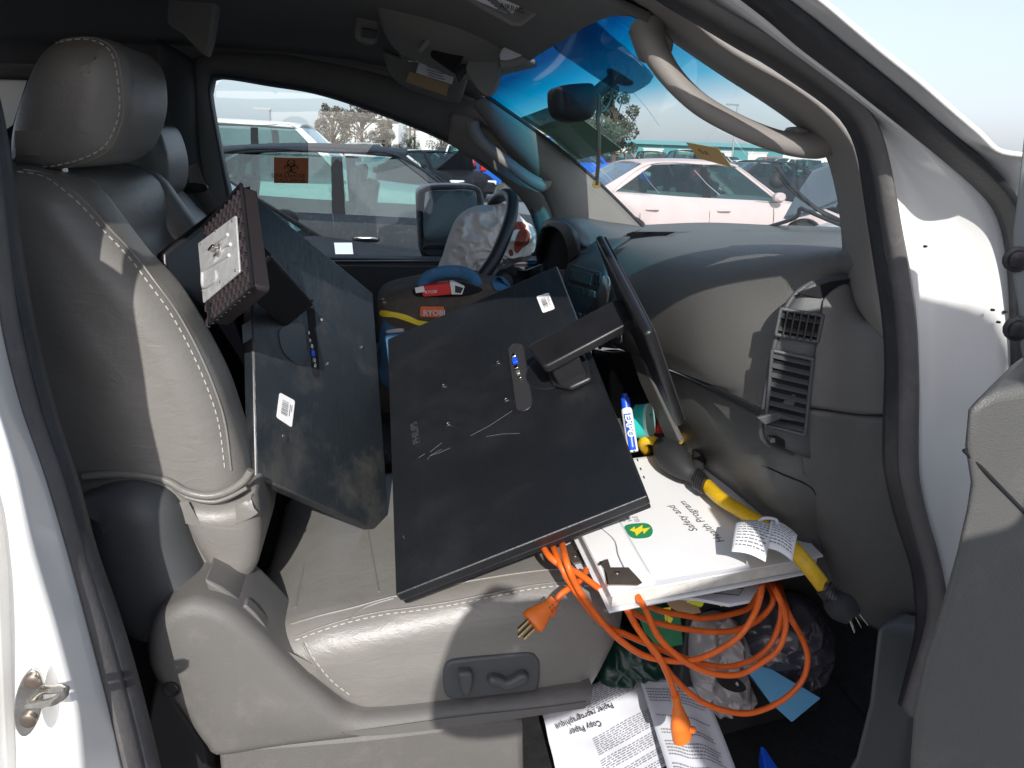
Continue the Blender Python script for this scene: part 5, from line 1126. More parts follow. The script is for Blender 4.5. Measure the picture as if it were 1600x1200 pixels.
sk = shaped('socket', A_, B_, lambda t: .0072+.0095*min(1, max(0, (t-.22)*2.2)), 'orangeplug', oc_, .75)
lathe('socket_tab', PY(1076, 1140, .826), (1, -.1, -.1), [(0, .005), (.008, .005), (.010, .003)], 'orangeplug', sk, k=12)
# ---- bags and scraps in the footwell
g1 = thing('plastic_bag', 'dark translucent plastic bag bulging at the right below the binder', 'plastic bag', PY(1210, 1060, 1.0), 'plastic bags in the footwell')
drape('bag_film', [(1135, 960), (1160, 935), (1200, 925), (1245, 925), (1275, 942), (1291, 975), (1290, 1015), (1278, 1045), (1250, 1062), (1205, 1066), (1165, 1055), (1145, 1020)], 1.03, .06, 'darkbag', g1, seed=5, amp=.014, fr=15, N=130, nr=34)
g2 = thing('plastic_bag', 'light grey plastic shopping bag with open handle under the orange cords', 'plastic bag', PY(1110, 1100, .95), 'plastic bags in the footwell')
drape('bag_film', [(1076, 1010), (1080, 975), (1100, 958), (1125, 955), (1150, 970), (1165, 1000), (1160, 1040), (1172, 1075), (1168, 1100), (1145, 1108), (1110, 1104), (1088, 1085), (1078, 1050)], 1.0, .035, 'greybag', g2, seed=8, amp=.018, fr=24, N=130, nr=34)
prism('bag_handle_gap', cr(pxs([(1120, 1060), (1140, 1056), (1160, 1066), (1166, 1078), (1150, 1082), (1130, 1074)], .945), 24, True), (0, .001, 0), 'void', g2, 0)
bp_ = thing('blue_folder', 'light blue paper folder sticking out from under the grey bag', 'folder', PZ(1230, 1100, .68))
prism('folder_sheet', [PY(1134, 1014, .995), PY(1150, 1006, .995), PY(1205, 1045, .97), PY(1283, 1091, .94), PY(1238, 1128, .93), PY(1205, 1098, .935), PY(1178, 1060, .95)], (.0, .004, -.003), 'bluepaper', bp_, .001)
gbx = thing('green_box', 'flat green carton standing behind the orange cord loops', 'carton', PY(1040, 1010, 1.0))
prism('carton', pxs([(990, 948), (1005, 938), (1064, 962), (1068, 1008), (1030, 1014), (1008, 990)], 1.0), (.01, .05, 0), 'greenbox', gbx, .002)
gs = [([PY(x, y, .998) for x, y in q_], [(0, 1, 2, 3)]) for q_ in ([(1036, 950), (1050, 948), (1046, 956), (1040, 972)], [(1044, 962), (1052, 966), (1048, 974), (1042, 970)])]
v, f = join(*gs); mk('carton_print', v, f, 'yellowp', gbx, smooth=False)
gb = thing('green_bag', 'crumpled dark green bag on the floor beside the seat front', 'bag', PY(970, 1060, 1.1))
drape('bag_film', [(938, 1010), (960, 985), (1000, 985), (1040, 1005), (1050, 1030), (1010, 1040), (970, 1048), (930, 1050), (925, 1030)], 1.08, .05, 'greenbag', gb, seed=11, amp=.016, fr=22, N=120, nr=30)
cdb = thing('cardboard_sleeve', 'tan cardboard sleeve below the binder next to yellow highlighter', 'cardboard', PY(1055, 940, .97))
prism('sleeve', pxs([(1030, 928), (1045, 926), (1088, 940), (1096, 958), (1070, 962), (1048, 950)], .97), (0, .02, .01), 'cardboard', cdb, .001)
yh = thing('highlighter', 'bright yellow highlighter under the binder edge', 'highlighter', PY(1090, 940, .95))
lathe('pen_barrel', PY(1072, 934, .95), PY(1106, 944, .95)-PY(1072, 934, .95), [(0, .003), (.004, .0065), (.026, .0075), (.028, .005)], mat('neon_yellow', (.75, .78, .02), .4), yh, k=16)
lathe('pen_cap', PY(1122, 942, .95), (.9, .1, .3), [(0, .004), (.002, .007), (.010, .006), (.012, .003)], mat('neon_yellow_cap', (.70, .72, .03), .4), yh, k=16)
# ---- printed sheets on the floor
def sheet(nm, label, corners, nrow, seed, title=None):
    t_ = thing(nm, label, 'paper', corners[0], 'printed paper wrappers on the floor'); pl = Plane(corners); rnd = random.Random(seed); n_ = 14; rows = []
    from mathutils import noise
    for i in range(n_+1): rows.append([pl(i/n_, j/n_, .006*noise.noise(V((i*.3, j*.3, seed)))+.010*math.sin(math.pi*i/n_)) for j in range(n_+1)])
    v, f = grid(rows); sh = mk('sheet', v, f, 'papergrey', t_, solid=.0006)
    def S(u, w_): return pl(u, w_, .0012+.006*noise.noise(V((u*n_*.3, w_*n_*.3, seed)))+.010*math.sin(math.pi*u))
    gs = []
    for (u0, u1, w0, w1) in nrow:
        w_ = w0
        while w_ < w1:
            if rnd.random() < .12: w_ += .035; continue
            u = u0; ue = u1-(rnd.random()*.12)
            while u < ue:
                l_ = min(rnd.uniform(.012, .045), ue-u)
                gs.append(([S(u, w_), S(u+l_, w_), S(u+l_, w_+.0085), S(u, w_+.0085)], [(0, 1, 2, 3)])); u += l_+.009
            w_ += .020
    v, f = join(*gs); mk('print', v, f, 'inkgrey', sh, smooth=False)
    return t_, sh, pl, S
cz = [PZ(846, 1112, .66), PZ(1030, 1022, .66), PZ(1130, 1290, .59), PZ(890, 1290, .59)]
t1, sh1, pl1_, S1 = sheet('paper_wrapper', 'printed copy paper wrapper on the floor with large bilingual heading, nearest the seat base', cz, [(.30, .85, .02, .22), (.28, .9, .46, .98)], 3)
for s_, pt, sz in (('Copy Paper', (938, 1126), .0125), ('Papier reprographique', (956, 1098), .0125)):
    p0 = pl1_.px(*pt, .014); d = pl1_.px(pt[0]-70, pt[1]+(22 if s_[0] == 'C' else 28), .014)-p0
    v, f = textgeo(s_, sz, p0, d, pl1_.n.cross(d), bold=.0002); mk('heading', v, f, 'ink', sh1, smooth=False)
cz = [PZ(990, 1032, .675), PZ(1090, 1050, .675), PZ(1235, 1225, .61), PZ(1070, 1290, .61)]
t2, sh2, pl2_, S2 = sheet('paper_wrapper', 'printed sheet on the floor under the orange socket end, covered in dense paragraphs', cz, [(.05, .95, .05, .30), (.08, .9, .34, .97)], 5)
cz = [PZ(1082, 1072, .66), PZ(1110, 1068, .66), PZ(1205, 1200, .61), PZ(1190, 1215, .61)]
bl = thing('blue_packet', 'thin blue edged packet under the printed sheets at the bottom of the footwell', 'packet', cz[2])
prism('packet_body', [PZ(1188, 1165, .63), PZ(1194, 1166, .63), PZ(1224, 1212, .60), PZ(1218, 1240, .60), PZ(1204, 1240, .60)], (0, 0, -.03), 'blue', bl, .002)
# ---- notes on the windshield
nt1 = thing('windshield_note', 'grey green sheet on the windshield with handwritten number seen from behind', 'note', WP(890, 200, .004))
n1_ = [WP(x, y, .006) for x, y in ((813, 184), (866, 164), (900, 178), (972, 233), (900, 250), (862, 215))]
prism('note_sheet', n1_, -wn*.0006, 'wsgreen', nt1, 0)
a, b = WP(895, 196, .004), WP(850, 200, .004)
v, f = textgeo('739076', (a-b).length*.20, WP(872, 200, .002), a-b, -(a-b).cross(wn) if (a-b).cross(wn).z < 0 else (a-b).cross(wn), mirror=True, bold=.0003); mk('handwriting', [p for p in v], f, 'ink', nt1, smooth=False)
nt2 = thing('windshield_note', 'small tan card with two marker letters stuck on the windshield above the pink sedan', 'note', WP(1100, 240, .004))
prism('note_card', [WP(x, y, .006) for x, y in ((1072, 222), (1122, 231), (1144, 261), (1091, 247))], -wn*.0006, 'tan', nt2, 0)
a, b = WP(1110, 243, .004), WP(1098, 240, .004)
yv = (a-b).cross(wn); yv = yv if yv.z > 0 else -yv
v, f = textgeo('A D', .018, a, a-b, yv, mirror=True, bold=.0003); mk('handwriting', v, f, 'ink', nt2, smooth=False)
crk = glassmat('crack_glint', (1, 1, 1), 1); 
gs = [tubegeo([WP(x, y, -.008) for x, y in s_], .0005, 4) for s_ in ([(990, 145), (1010, 168), (1030, 196)], [(1003, 267), (1015, 285), (1030, 302)], [(1085, 266), (1105, 288), (1125, 305)], [(1140, 278), (1132, 290), (1125, 302)], [(905, 240), (935, 262), (960, 285)])]
v, f = join(*gs); mk('glass_crack', v, f, 'papergrey', T)
#@@OUTSIDE
# ================================================================== the lot outside
def carpaint(nm, col, rough=.25): 
    if nm not in M: M[nm] = mat('paint_'+nm, col, .55 if max(col) < .2 else .38, coat=0, spec=.15, var=(3, .04), dirt=(30, tuple(min(1, c*.6+.16) for c in col), .25))
    return nm
carpaint('darkgrey', (.018, .023, .030)); carpaint('blackpaint', (.010, .011, .013)); carpaint('whitepaint', (.72, .72, .70))
carpaint('pinkwhite', (.60, .49, .48)); carpaint('bluepaint', (.01, .10, .45)); carpaint('silverpaint', (.38, .39, .40)); carpaint('redpaint', (.42, .02, .02)); carpaint('tanpaint', (.36, .31, .25))
M['tyre'] = mat('tyre_rubber', (.02, .02, .02), .85, bump=(80, .5)); M['rim'] = mat('wheel_rim', (.42, .42, .42), .35, .8)
M['lamp'] = mat('headlamp', (.7, .72, .74), .08, coat=1); M['tail'] = mat('taillamp', (.45, .01, .01), .2, coat=1)
M['cabin'] = mat('car_cabin', (.03, .03, .032), .8)
def interp(tab, x):
    if x <= tab[0][0]: return tab[0][1]
    for (a, p), (b, q) in zip(tab, tab[1:]):
        if x <= b:
            t = (x-a)/(b-a); t = t*t*(3-2*t) if False else t; return p+(q-p)*t
    return tab[-1][1]
KINDS_ = {
 'sedan': dict(L=4.75, W=.91, top=[(-2.37, .78), (-2.30, .98), (-1.65, 1.04), (-.5, .985), (.75, .955), (1.1, .95), (1.8, .86), (2.2, .74), (2.37, .60)], ws=(1.12, .40), rg=(-1.80, -1.10), roof=1.45, bp=-.12, ax=(1.42, -1.38), wr=.33),
 'suv': dict(L=4.8, W=.95, top=[(-2.40, .80), (-2.36, 1.06), (-1.65, 1.10), (-.5, 1.08), (.8, 1.06), (1.05, 1.08), (1.9, 1.0), (2.3, .86), (2.40, .68)], ws=(1.10, .42), rg=(-2.36, -2.02), roof=1.74, bp=-.10, ax=(1.48, -1.42), wr=.37),
 'pickup': dict(L=5.7, W=.99, top=[(-2.85, .80), (-2.82, 1.18), (-1.0, 1.18), (.0, 1.18), (1.15, 1.17), (1.30, 1.18), (2.2, 1.14), (2.7, 1.0), (2.85, .75)], ws=(1.30, .62), rg=(-.95, -.80), roof=1.90, bp=.10, ax=(1.85, -1.70), wr=.44)}
def make_car(name, kind, paint, label, cat, loc, rz, group='cars parked in the lot', detail=True):
    K = KINDS_[kind]; L_, W_ = K['L'], K['W']; t_ = thing(name, label, cat, (0, 0, 0), group)
    zb = .24 if kind != 'pickup' else .42; rows = []; N = 64
    for i in range(N+1):
        x = -L_/2+L_*i/N; zt = interp(K['top'], x); e = abs(x)/(L_/2); w_ = W_*(1-.16*max(0, e-.80)/.20*max(0, e-.80)/.20-.03*e)
        b = zb+.10*max(0, (e-.9)*10)
        for ax_ in K['ax']:
            d = abs(x-ax_); rr = K['wr']+.06
            if d < rr: b = max(b, K['wr']+math.sqrt(rr*rr-d*d)*.98)
        h = zt-b
        prof = [(w_*.90, b), (w_*.985, b+h*.06), (w_, b+h*.35 if h > .2 else b+h*.3), (w_*.99, b+h*.62), (w_*.965, b+h*.80), (w_*.93, b+h*.93), (w_*.86, zt), (w_*.5, zt+.025), (0, zt+.035)]
        rows.append([V((x, y, z)) for y, z in prof]+[V((x, -y, z)) for y, z in prof[-2::-1]])
    v, f = grid(rows); n = len(rows[0]); f.append(tuple(range(n))); f.append(tuple(len(v)-n+i for i in range(n)))
    body = mk('body', v, f, paint, t_, ang=28, local=True)
    (wx0, wx1), (rx0, rx1), rf, bp = K['ws'], K['rg'], K['roof'], K['bp']; b0 = interp(K['top'], wx0)-.01; r0 = interp(K['top'], rx0)-.01
    yb, yr = W_*.86, W_*.66
    def SP(x, z, s, o=0):
        t = max(0, min(1, (z-.95)/(rf-.95))); return V((x, s*(yb+(yr-yb)*t+o), z))
    # roof panel
    rr_ = []
    for i in range(13):
        x = rx1+(wx1-rx1)*i/12; z = rf-.05*((i-7)/7.)**2
        rr_.append([V((x, y*yr, z+.045*(1-abs(y)**2.4))) for y in (-1, -.8, -.4, 0, .4, .8, 1)])
    v, f = grid(rr_); mk('roof', v, f, paint, t_, solid=.03, local=True, ang=60)
    zr = rf-.045
    for s in (-1, 1):
        def quad_p(nm, pts, m, th=.04):
            out = [SP(x, z, s) for x, z in pts]; v, f = prismgeo(out, (0, -s*th, 0)); return mk(nm, v, f, m, t_, local=True, bevel=.006 if detail else 0)
        quad_p('pillar', [(wx0+.04, b0), (wx0-.10, b0), (wx1-.06, zr), (wx1+.02, zr+.01)], paint, .05)
        quad_p('pillar', [(rx0-.02, r0), (rx0+.26, r0), (rx1+.16, zr), (rx1-.02, zr)], paint, .05)
        quad_p('pillar', [(bp-.05, .93), (bp+.06, .93), (bp+.02, zr), (bp-.06, zr)], 'void', .05)
        quad_p('window', [(wx0-.12, b0+.0), (bp+.05, .94), (bp+.02, zr), (wx1-.06, zr)], 'glass_car', .006)
        quad_p('window', [(bp-.05, .94), (rx0+.26, r0), (rx1+.14, zr), (bp-.06, zr)], 'glass_car', .006)
        if detail:
            tube('window_trim', [SP(x, z, s, .008) for x, z in ((wx0-.05, b0-.005), (bp, .945), (rx0+.2, r0-.01))], .010, 'black', t_, n=16, k=6, local=True)
            tube('window_trim', [SP(x, z, s, .006) for x, z in ((wx0-.05, b0), (wx1-.02, zr+.01), (bp, rf-.01), (rx1+.1, zr+.01), (rx0+.2, r0))], .010, paint, t_, n=40, k=6, local=True)
            for dx in (bp, (bp+1.02), rx0+.62 if kind != 'pickup' else bp-.95):
                tube('door_gap', [V((dx, s*(W_*.86+.005), .95)), V((dx, s*(W_*.965+.002), .80)), V((dx, s*(W_*.99+.001), .62)), V((dx+.01, s*(W_+.001), .42)), V((dx+.02, s*(W_*.98), .30))], .004, 'void', t_, n=12, k=5, local=True)
            for dx in (bp+.12, bp-.98):
                hd = tube('door_handle', [V((dx, s*(W_*.97), .80)), V((dx+.03, s*(W_*.97+.035), .81)), V((dx+.16, s*(W_*.97+.035), .81)), V((dx+.19, s*W_*.97, .80))], .013, 'chrome' if paint == 'darkgrey' else paint, t_, n=16, k=8, local=True)
            v, f = lathegeo(V((wx0-.22, s*(W_*.95), 1.02)), (0, s, 0), [(-.02, .02), (.02, .05), (.06, .085), (.14, .09), (.17, .06)], 14); mk('side_mirror', [V((p.x, p.y, 1.02+(p.z-1.02)*.75)) for p in v], f, paint, t_, local=True)
        for ax_ in K['ax']:
            r_ = K['wr']; c = V((ax_, s*(W_-.22), r_))
            v, f = lathegeo(c, (0, s, 0), [(0, r_*.9), (.01, r_), (.19, r_), (.215, r_*.95), (.22, r_*.66)], 28); wh = mk('wheel', v, f, 'tyre', t_, local=True)
            v, f = lathegeo(c+V((0, s*.19, 0)), (0, s, 0), [(0, r_*.66), (.015, r_*.64), (.005, r_*.55), (0, r_*.2), (.02, r_*.12)], 24)
            gs = [(v, f)]
            if detail:
                for k in range(7):
                    a = k*2*math.pi/7; d = V((math.cos(a), 0, math.sin(a))); gs.append(boxgeo(c+d*r_*.36+V((0, s*.205, 0)), d*r_*.27, V((0, .012, 0)), d.cross(V((0, 1, 0)))*r_*.07))
            v, f = join(*gs); mk('rim', v, f, 'rim', wh, local=True)
        v, f = boxgeo(V((L_/2-.16, s*W_*.70, interp(K['top'], L_/2-.16)-.12)), (.14, s*-.03, 0), (0, .17, 0), (0, 0, .07)); mk('headlight', v, f, 'lamp', t_, bevel=.03, local=True)
        v, f = boxgeo(V((-L_/2+.08, s*W_*.78, interp(K['top'], -L_/2+.10)-.18)), (.09, 0, 0), (0, .14, 0), (0, 0, .10 if kind == 'sedan' else .16)); mk('taillight', v, f, 'tail', t_, bevel=.02, local=True)
    v, f = prismgeo([V((wx0, yb-.04, b0)), V((wx0, -yb+.04, b0)), V((wx1, -yr+.03, zr+.02)), V((wx1, yr-.03, zr+.02))], (0, 0, .006)); mk('windscreen', v, f, 'glass_car', t_, local=True)
    v, f = prismgeo([V((rx0, yb-.04, r0)), V((rx0, -yb+.04, r0)), V((rx1, -yr+.03, zr+.02)), V((rx1, yr-.03, zr+.02))], (0, 0, .006)); mk('rear_window', v, f, 'glass_car', t_, local=True)
    # seats seen through the glass
    for sx in (bp+.35, bp-.75):
        for sy in (-.38, .38):
            gs = [boxgeo(V((sx-.18, sy, 1.02)), (.06, 0, -.02), (0, .24, 0), (.03, 0, .18)), boxgeo(V((sx-.24, sy, 1.26)), (.04, 0, 0), (0, .12, 0), (.01, 0, .08))]
            v, f = join(*gs); mk('seat', v, f, 'cabin', t_, bevel=.03, local=True)
    t_.location = loc; t_.rotation_euler = (0, 0, rz)
    return t_
# neighbours on the driver side
c_dark = make_car('parked_car', 'sedan', 'darkgrey', 'dark grey sedan with chrome door handles, seen through the driver window right beside the truck', 'car', (-.15, 7.1, .02), R(-3))
c_dark['label'] = 'dark grey sedan with chrome door handle, nearest behind the driver window'
c_blk = make_car('parked_car', 'sedan', 'blackpaint', 'black car whose glossy hood with a paper on it shows above the driver window sill', 'car', (-1.5, 4.25, .02), R(0))
nt3 = thing('hood_paper', 'white paper lying on the glossy black hood outside the driver window', 'paper', (.0, 4.0, .9))
hp_ = [PZ(x, y, .990) for x, y in ((522, 380), (550, 380), (552, 397), (524, 397))]
prism('paper_sheet', [p+V((0, 0, .0)) for p in hp_], (0, 0, .003), 'paper', nt3, 0)
make_car('parked_suv', 'suv', 'whitepaint', 'white SUV standing behind the dark grey sedan, long pale roof above it', 'suv', (-1.3, 10.8, .0), R(-4))
make_car('parked_car', 'sedan', 'silverpaint', 'silver sedan beyond the white SUV, facing away from the trees', 'car', (1.5, 30, 0), R(15))['label'] = 'silver sedan just right of the white SUV, its window above the truck mirror'
cw = make_car('parked_car', 'sedan', 'blackpaint', 'wrecked black car with its hood folded up, between white SUV and white car', 'car', (1.75, 26, 0), R(-60))
v, f = prismgeo([V((1.2, -.7, .95)), V((1.2, .7, .95)), V((1.75, .05, 1.75))], (.10, 0, .02)); mk('folded_hood', v, f, 'blackpaint', cw, local=True)
make_car('parked_suv', 'suv', 'whitepaint', 'white hatchback standing left of the blue pickup', 'car', (3.5, 33, 0), R(-100))
pu = make_car('parked_pickup', 'pickup', 'bluepaint', 'bright blue pickup with red tail lamp and big rear wheel beyond the driver window', 'pickup', (6.0, 26, .1), R(2), detail=True)
# seen through the windshield
make_car('parked_car', 'sedan', 'pinkwhite', 'pinkish white sedan seen broadside through the windshield', 'car', (4.75, 11.6, .0), R(3))
# far rows: shared meshes, own paint per copy
def recolor(src, paint, nm, label, cat, loc, rz, group):
    c = src.copy(); sc.collection.objects.link(c); c.name = nm; c['label'] = label; c['category'] = cat; c['group'] = group; c.location = loc; c.rotation_euler = (0, 0, rz)
    def rec(o, p):
        d = o.copy(); sc.collection.objects.link(d); d.parent = p
        if o.type == 'MESH' and o.name.split('.')[0] in ('body', 'roof', 'pillar', 'side_mirror') and o.active_material and o.active_material.name.startswith('paint_'):
            d.material_slots[0].link = 'OBJECT'; d.material_slots[0].material = M[paint]
        for ch in o.children: rec(ch, d)
    for ch in src.children: rec(ch, c)
    return c
far_s = make_car('parked_car', 'sedan', 'silverpaint', 'far silver sedan in the lot rows', 'car', (15, 30, 0), R(8), 'far cars parked in rows', detail=False)
far_v = make_car('parked_suv', 'suv', 'tanpaint', 'far tan SUV in the lot rows', 'suv', (19, 44, 0), R(8), 'far cars parked in rows', detail=False)
far_s['label'] = 'far silver sedan in a row of parked cars'; far_v['label'] = 'far tan SUV in a row of parked cars'
rnd = random.Random(11)
cols = [('blackpaint', 'black'), ('darkgrey', 'dark grey'), ('whitepaint', 'white'), ('silverpaint', 'silver'), ('redpaint', 'red'), ('tanpaint', 'tan')]
def place_row(y, xs, choice, where, sl_=.06):
    for i_, x in enumerate(xs):
        p, cn = rnd.choice(choice); sv = rnd.random() < .35
        recolor(far_v if sv else far_s, p, 'parked_suv' if sv else 'parked_car', 'far %s %s, %s from left in %s' % (cn, 'SUV' if sv else 'sedan', ('first', 'second', 'third', 'fourth', 'fifth', 'sixth')[i_], where), 'suv' if sv else 'car', (x+rnd.uniform(-.3, .3), y-sl_*x+rnd.uniform(-.4, .4), rnd.uniform(0, .12)), R(rnd.choice((8, 188, 95, 80))), 'far cars parked in rows')
place_row(25, [12, 15.5, 19, 22.5], cols[:2], 'front row seen behind the pinkish sedan')
place_row(34, [13, 17, 21, 25, 29], cols[:4], 'second row behind the pinkish sedan')
place_row(48, [16, 20.5, 25, 29, 33.5, 38], cols[:4], 'third row behind the pinkish sedan')
place_row(62, [19, 22, 25, 28, 31, 34], [cols[4], cols[4], cols[2]], 'red row before the warehouse')
place_row(40, [-8, -3, 1.5, 6, 9.5], cols[:4], 'nearer row beyond the driver window'); place_row(60, [-6, 0, 5, 10, 15], cols[1:4], 'farther row beyond the driver window')
place_row(82, [24+4.2*i for i in range(6)], cols[:4], 'fourth row behind the pinkish sedan'); place_row(100, [30+4.6*i for i in range(6)], cols[:4], 'last row before the warehouse')
place_row(85, [-10, -4, 2, 7, 12, 18], cols[:4], 'last row beyond the driver window')
# buildings
bm_w = mat('stucco_white', (.62, .62, .58), .9, var=(2, .06)); bm_t = mat('teal_fascia', (.07, .26, .27), .7, var=(2, .1)); bm_d = mat('roll_door', (.66, .66, .60), .6, bump=(6, .5, 'wave'))
def building(nm, label, x0, x1, y, h, fas, doors, rz=0):
    b = thing(nm, label, 'building', ((x0+x1)/2, y, 0)); w_ = x1-x0
    v, f = boxgeo((0, 4, h/2), (w_/2, 0, 0), (0, 4, 0), (0, 0, h/2)); mk('wall', v, f, bm_t if fas else bm_w, b, local=True)
    v, f = boxgeo((0, 3.9, h+.25), (w_/2+.4, 0, 0), (0, 4.6, 0), (0, 0, .32)); mk('roof', v, f, mat('roof_teal', (.12, .30, .32), .6) if fas else mat('roof_pale', (.5, .48, .44), .8), b, local=True, bevel=.05)
    for i in range(doors):
        cx = -w_/2+w_*(i+.5)/doors; v, f = boxgeo((cx, -.05, h*.40), (w_/doors*.27, 0, 0), (0, .04, 0), (0, 0, h*.38)); d = mk('roll_door', v, f, bm_d, b, local=True, bevel=.02)
        v, f = boxgeo((cx, -.10, h*.80), (w_/doors*.30, 0, 0), (0, .05, 0), (0, 0, .10)); mk('door_header', v, f, bm_w, d, local=True)
    b.rotation_euler = (0, 0, rz); return b
building('warehouse', 'long low warehouse with teal roof band and white roll doors beyond the lot', 34, 118, 118, 3.6, True, 15, R(-6))
building('shed', 'low white building on the skyline behind the driver window', 6, 34, 160, 5.5, False, 5, R(3))
building('shed', 'small white hut beside the dark trees on the left skyline', -7, 3, 120, 5.5, False, 2, R(0))
# trees
leafm = mat('leaves_grey_green', (.075, .085, .06), 1, spec=.05, var=(2, .35)); barkm = mat('bark', (.09, .07, .055), .9, bump=(20, .5)); leafd = mat('leaves_dry_hazed', (.13, .115, .095), 1, spec=.05, var=(2, .3)); palmm = mat('palm_fronds', (.05, .065, .035), .8)  # dry leaf brown is lightened to stand in for distance haze
def tree(nm, label, x, y, h, w_, m, seed, n=2600, trunk=.3, cat='tree', clumps=26, grp='trees on the skyline'):
    h *= .78; w_ *= .78; t_ = thing(nm, label, cat, (x, y, 0), grp); rnd = random.Random(seed)
    gs = [tubegeo([V((0, 0, 0)), V((.1, 0, h*.2)), V((-.1, .1, h*.45)), V((.1, 0, h*.75))], lambda t: .035*h*(1-t*.75), 8, 10)]
    cs_ = []
    for i in range(clumps):
        a = rnd.uniform(0, 6.28); zz = rnd.uniform(trunk, .95); rr = w_*.5*math.sqrt(max(0, 1-((zz-.58)/.44)**2))*rnd.uniform(.3, 1)
        c = V((math.cos(a)*rr, math.sin(a)*rr, zz*h)); cs_.append((c, rnd.uniform(.10, .2)*w_))
        gs.append(tubegeo([V((0, 0, c.z*.6)), V((c.x*.5, c.y*.5, c.z*.85)), c], lambda t: .012*h*(1-t*.7), 5, 6))
    v, f = join(*gs); mk('trunk', v, f, barkm, t_, local=True)
    vs, fs = [], []
    for i in range(n):
        c, r_ = rnd.choice(cs_); d = V((rnd.gauss(0, 1), rnd.gauss(0, 1), rnd.gauss(0, .8))).normalized()*r_*rnd.uniform(.4, 1.05)**.6
        p = c+d; a = V((rnd.gauss(0, 1), rnd.gauss(0, 1), rnd.gauss(0, 1))).normalized(); b = a.orthogonal().normalized(); s = h*rnd.uniform(.012, .026)
        k = len(vs); vs += [p-a*s, p+b*s*.6, p+a*s, p-b*s*.6]; fs.append((k, k+1, k+2, k+3))
    mk('crown', vs, fs, m, t_, smooth=False, local=True, uv=[(0, 0)]*len(vs)); return t_
def at(px_, d): r_ = ray(px_, 235); r_ = V((r_.x, r_.y, 0)).normalized(); return r_.x*d, r_.y*d
for i, (px_, d, h, w_, m, lab, nm) in enumerate([
 (566, 110, 11.5, 8.5, leafd, 'large bare looking grey brown tree, tallest on the skyline left of the palms', 'tree'),
 (522, 112, 8.8, 6.0, leafd, 'smaller thin grey brown tree left of the tallest skyline tree', 'tree'),
 (604, 118, 7, 3.4, leafd, 'narrow dry tree just right of the tallest skyline tree', 'tree'),
 (638, 110, 4.6, 3.6, leafm, 'small round green tree under the palms', 'tree'),
 (690, 108, 6.2, 6.0, leafd, 'low wide brown tree right of the palms, above the blue pickup', 'tree'),
 (500, 125, 5, 8, leafm, 'low dark hedge like tree at the left end of the tree line', 'tree'),
 (958, 60, 8.2, 4.6, leafm, 'rounded green tree seen through the windshield behind the hanging beads', 'tree'),
 (925, 66, 6.6, 7.0, leafm, 'broad dark green tree behind the note on the windshield', 'tree')]):
    x, y = at(px_, d); tree(nm, lab, x, y, h, w_, m, i+1, n=3600)
for i, (px_, d, h) in enumerate([(640, 125, 9.5), (647, 128, 9.0)]):
    x, y = at(px_, d); t_ = thing('palm_tree', ['taller palm on the skyline, left one of the pair', 'shorter palm on the skyline, right one of the pair'][i], 'palm', (x, y, 0), 'palms on the skyline')
    tube('trunk', [V((0, 0, 0)), V((.1, 0, h*.5)), V((0, 0, h))], .16, barkm, t_, n=10, k=8, local=True); vs, fs = [], []; rnd = random.Random(i)
    for k in range(34):
        a = rnd.uniform(0, 6.28); el = rnd.uniform(-.6, 1.0); p = V((0, 0, h)); d_ = V((math.cos(a)*math.cos(el), math.sin(a)*math.cos(el), math.sin(el))); s_ = d_.cross(V((0, 0, 1))).normalized()
        for q in range(4):
            p2 = p+d_*.40; d_ = (d_+V((0, 0, -.28))).normalized(); b = len(vs); w0, w1 = .16*(1-q/5), .16*(1-(q+1)/5)
            vs += [p-s_*w0, p+s_*w0, p2+s_*w1, p2-s_*w1]; fs.append((b, b+1, b+2, b+3)); p = p2
    mk('crown', vs, fs, palmm, t_, smooth=False, local=True, uv=[(0, 0)]*len(vs))
for i, (px_, d, h) in enumerate([(425, 70, 4.3), (1145, 95, 7.5), (597, 150, 10)]):
    x, y = at(px_, d); t_ = thing('light_pole', ['thin pole above the white SUV roof', 'tall lamp pole over the warehouse roof', 'distant pole beside the tallest skyline tree'][i], 'pole', (x, y, 0))
    tube('pole', [V((0, 0, 0)), V((0, 0, h))], .09, 'rim', t_, n=3, k=6, local=True)
    v, f = boxgeo((-.6, 0, h), (.7, 0, 0), (0, .12, 0), (0, 0, .08)); mk('lamp_arm', v, f, 'rim', t_, local=True)
# ---- the person taking the picture: stands beside the camera, shades the lower seat and dash end
pr = thing('person', 'person in dark jacket and cap standing outside the open door, raising a phone', 'person', (.48, -.2, 0))
J = {'pelvis': (.50, -.24, 1.00, .15), 'belly': (.49, -.23, 1.18, .15), 'chest': (.47, -.20, 1.42, .175), 'neck': (.46, -.17, 1.63, .065), 'chin': (.45, -.14, 1.69, .07), 'head': (.45, -.13, 1.77, .10), 'crown': (.45, -.14, 1.84, .085),
     'sl': (.28, -.17, 1.52, .085), 'el': (-.06, -.15, 1.40, .070), 'wl': (-.02, -.10, 1.46, .050), 'hl': (-.03, -.075, 1.49, .030), 'sr': (.66, -.17, 1.52, .085), 'er': (.46, -.07, 1.33, .070), 'wr': (.28, -.07, 1.43, .055), 'hr': (.19, -.06, 1.45, .030),
     'hipl': (.40, -.24, .92, .11), 'kl': (.38, -.24, .50, .075), 'al': (.37, -.26, .09, .05), 'fl': (.36, -.12, .05, .044), 'hipr': (.60, -.24, .92, .11), 'kr': (.62, -.24, .50, .075), 'ar': (.63, -.26, .09, .05), 'fr': (.65, -.12, .05, .044)}
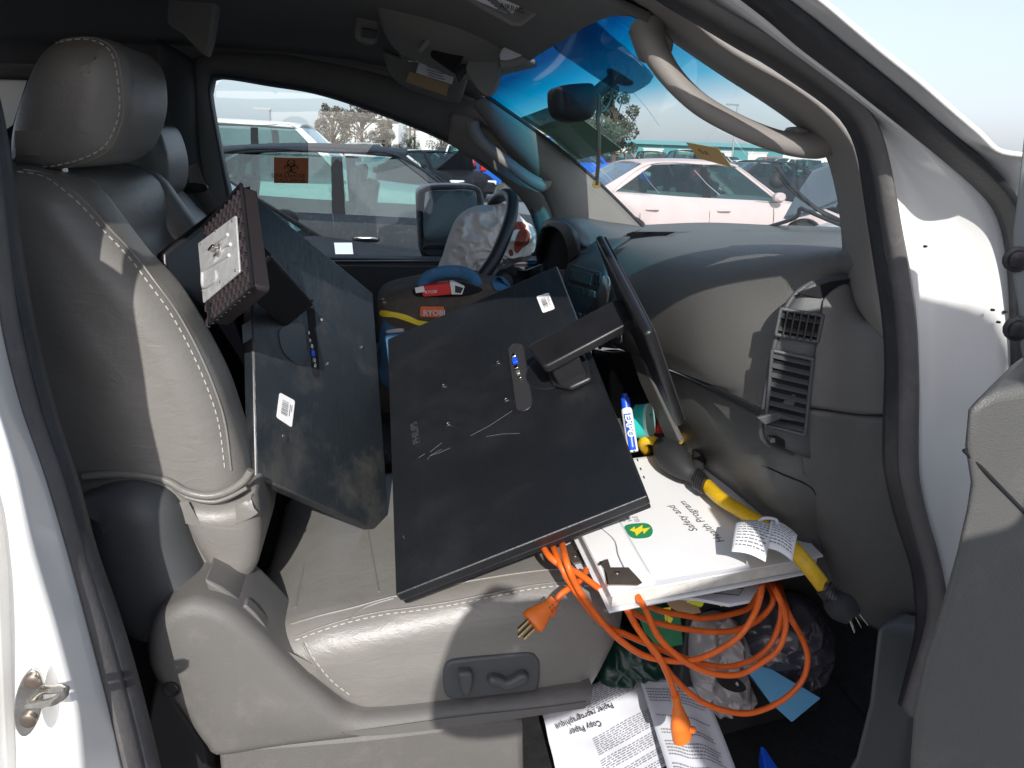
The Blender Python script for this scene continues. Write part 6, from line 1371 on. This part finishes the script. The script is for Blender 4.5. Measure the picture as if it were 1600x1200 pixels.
E_ = [('pelvis', 'belly'), ('belly', 'chest'), ('chest', 'neck'), ('neck', 'chin'), ('chin', 'head'), ('head', 'crown'), ('chest', 'sl'), ('sl', 'el'), ('el', 'wl'), ('wl', 'hl'), ('chest', 'sr'), ('sr', 'er'), ('er', 'wr'), ('wr', 'hr'),
      ('pelvis', 'hipl'), ('hipl', 'kl'), ('kl', 'al'), ('al', 'fl'), ('pelvis', 'hipr'), ('hipr', 'kr'), ('kr', 'ar'), ('ar', 'fr')]
for hnd, sgn in (('hl', 1), ('hr', -1)):
    c = J[hnd]
    for k in range(5):
        n0 = f'{hnd}{k}'; J[n0+'a'] = (c[0]+sgn*(.018+.012*(k == 4)), c[1]+.010, c[2]+.020*(k-1.6), .0095); J[n0+'b'] = (c[0]+sgn*(.050-.010*(k == 4)), c[1]+.022, c[2]+.022*(k-1.6), .0085); J[n0+'c'] = (c[0]+sgn*.072, c[1]+.010, c[2]+.022*(k-1.6), .0075)
        E_ += [(hnd, n0+'a'), (n0+'a', n0+'b'), (n0+'b', n0+'c')]
ks = list(J); me = bpy.data.meshes.new('body'); me.from_pydata([J[k][:3] for k in ks], [(ks.index(a), ks.index(b)) for a, b in E_], []); me.materials.append(mat('jacket_dark', (.03, .035, .05), .85, bump=(60, .4)))
bo_ = bpy.data.objects.new('body', me); sc.collection.objects.link(bo_); bo_.parent = pr; bo_.matrix_parent_inverse = Matrix.Translation(-V(pr.location))
sm_ = bo_.modifiers.new('skin', 'SKIN'); sm_.use_smooth_shade = True
for i, k in enumerate(ks): me.skin_vertices[0].data[i].radius = (J[k][3], J[k][3]*(.8 if k in ('pelvis', 'belly', 'chest') else 1))
me.skin_vertices[0].data[0].use_root = True
ss_ = bo_.modifiers.new('sub', 'SUBSURF'); ss_.levels = ss_.render_levels = 2
v, f = lathegeo(V((.45, -.14, 1.81)), (0, 0, 1), [(0, .108), (.03, .106), (.06, .09), (.085, .05), (.092, .01)], 24); cap_ = mk('cap', v, f, 'canvasblue', pr)
prism('cap_brim', [V((.36, -.07, 1.812)), V((.38, .01, 1.805)), V((.45, .035, 1.802)), V((.52, .01, 1.805)), V((.54, -.07, 1.812))], (0, 0, .004), 'canvasblue', cap_, .002)
ph = thing('phone', 'black phone held up level by the person at the door', 'phone', (.07, -.03, 1.45))
box('phone_body', (.075, -.034, 1.475), (.155, .008, .075), 'black', ph, .003)
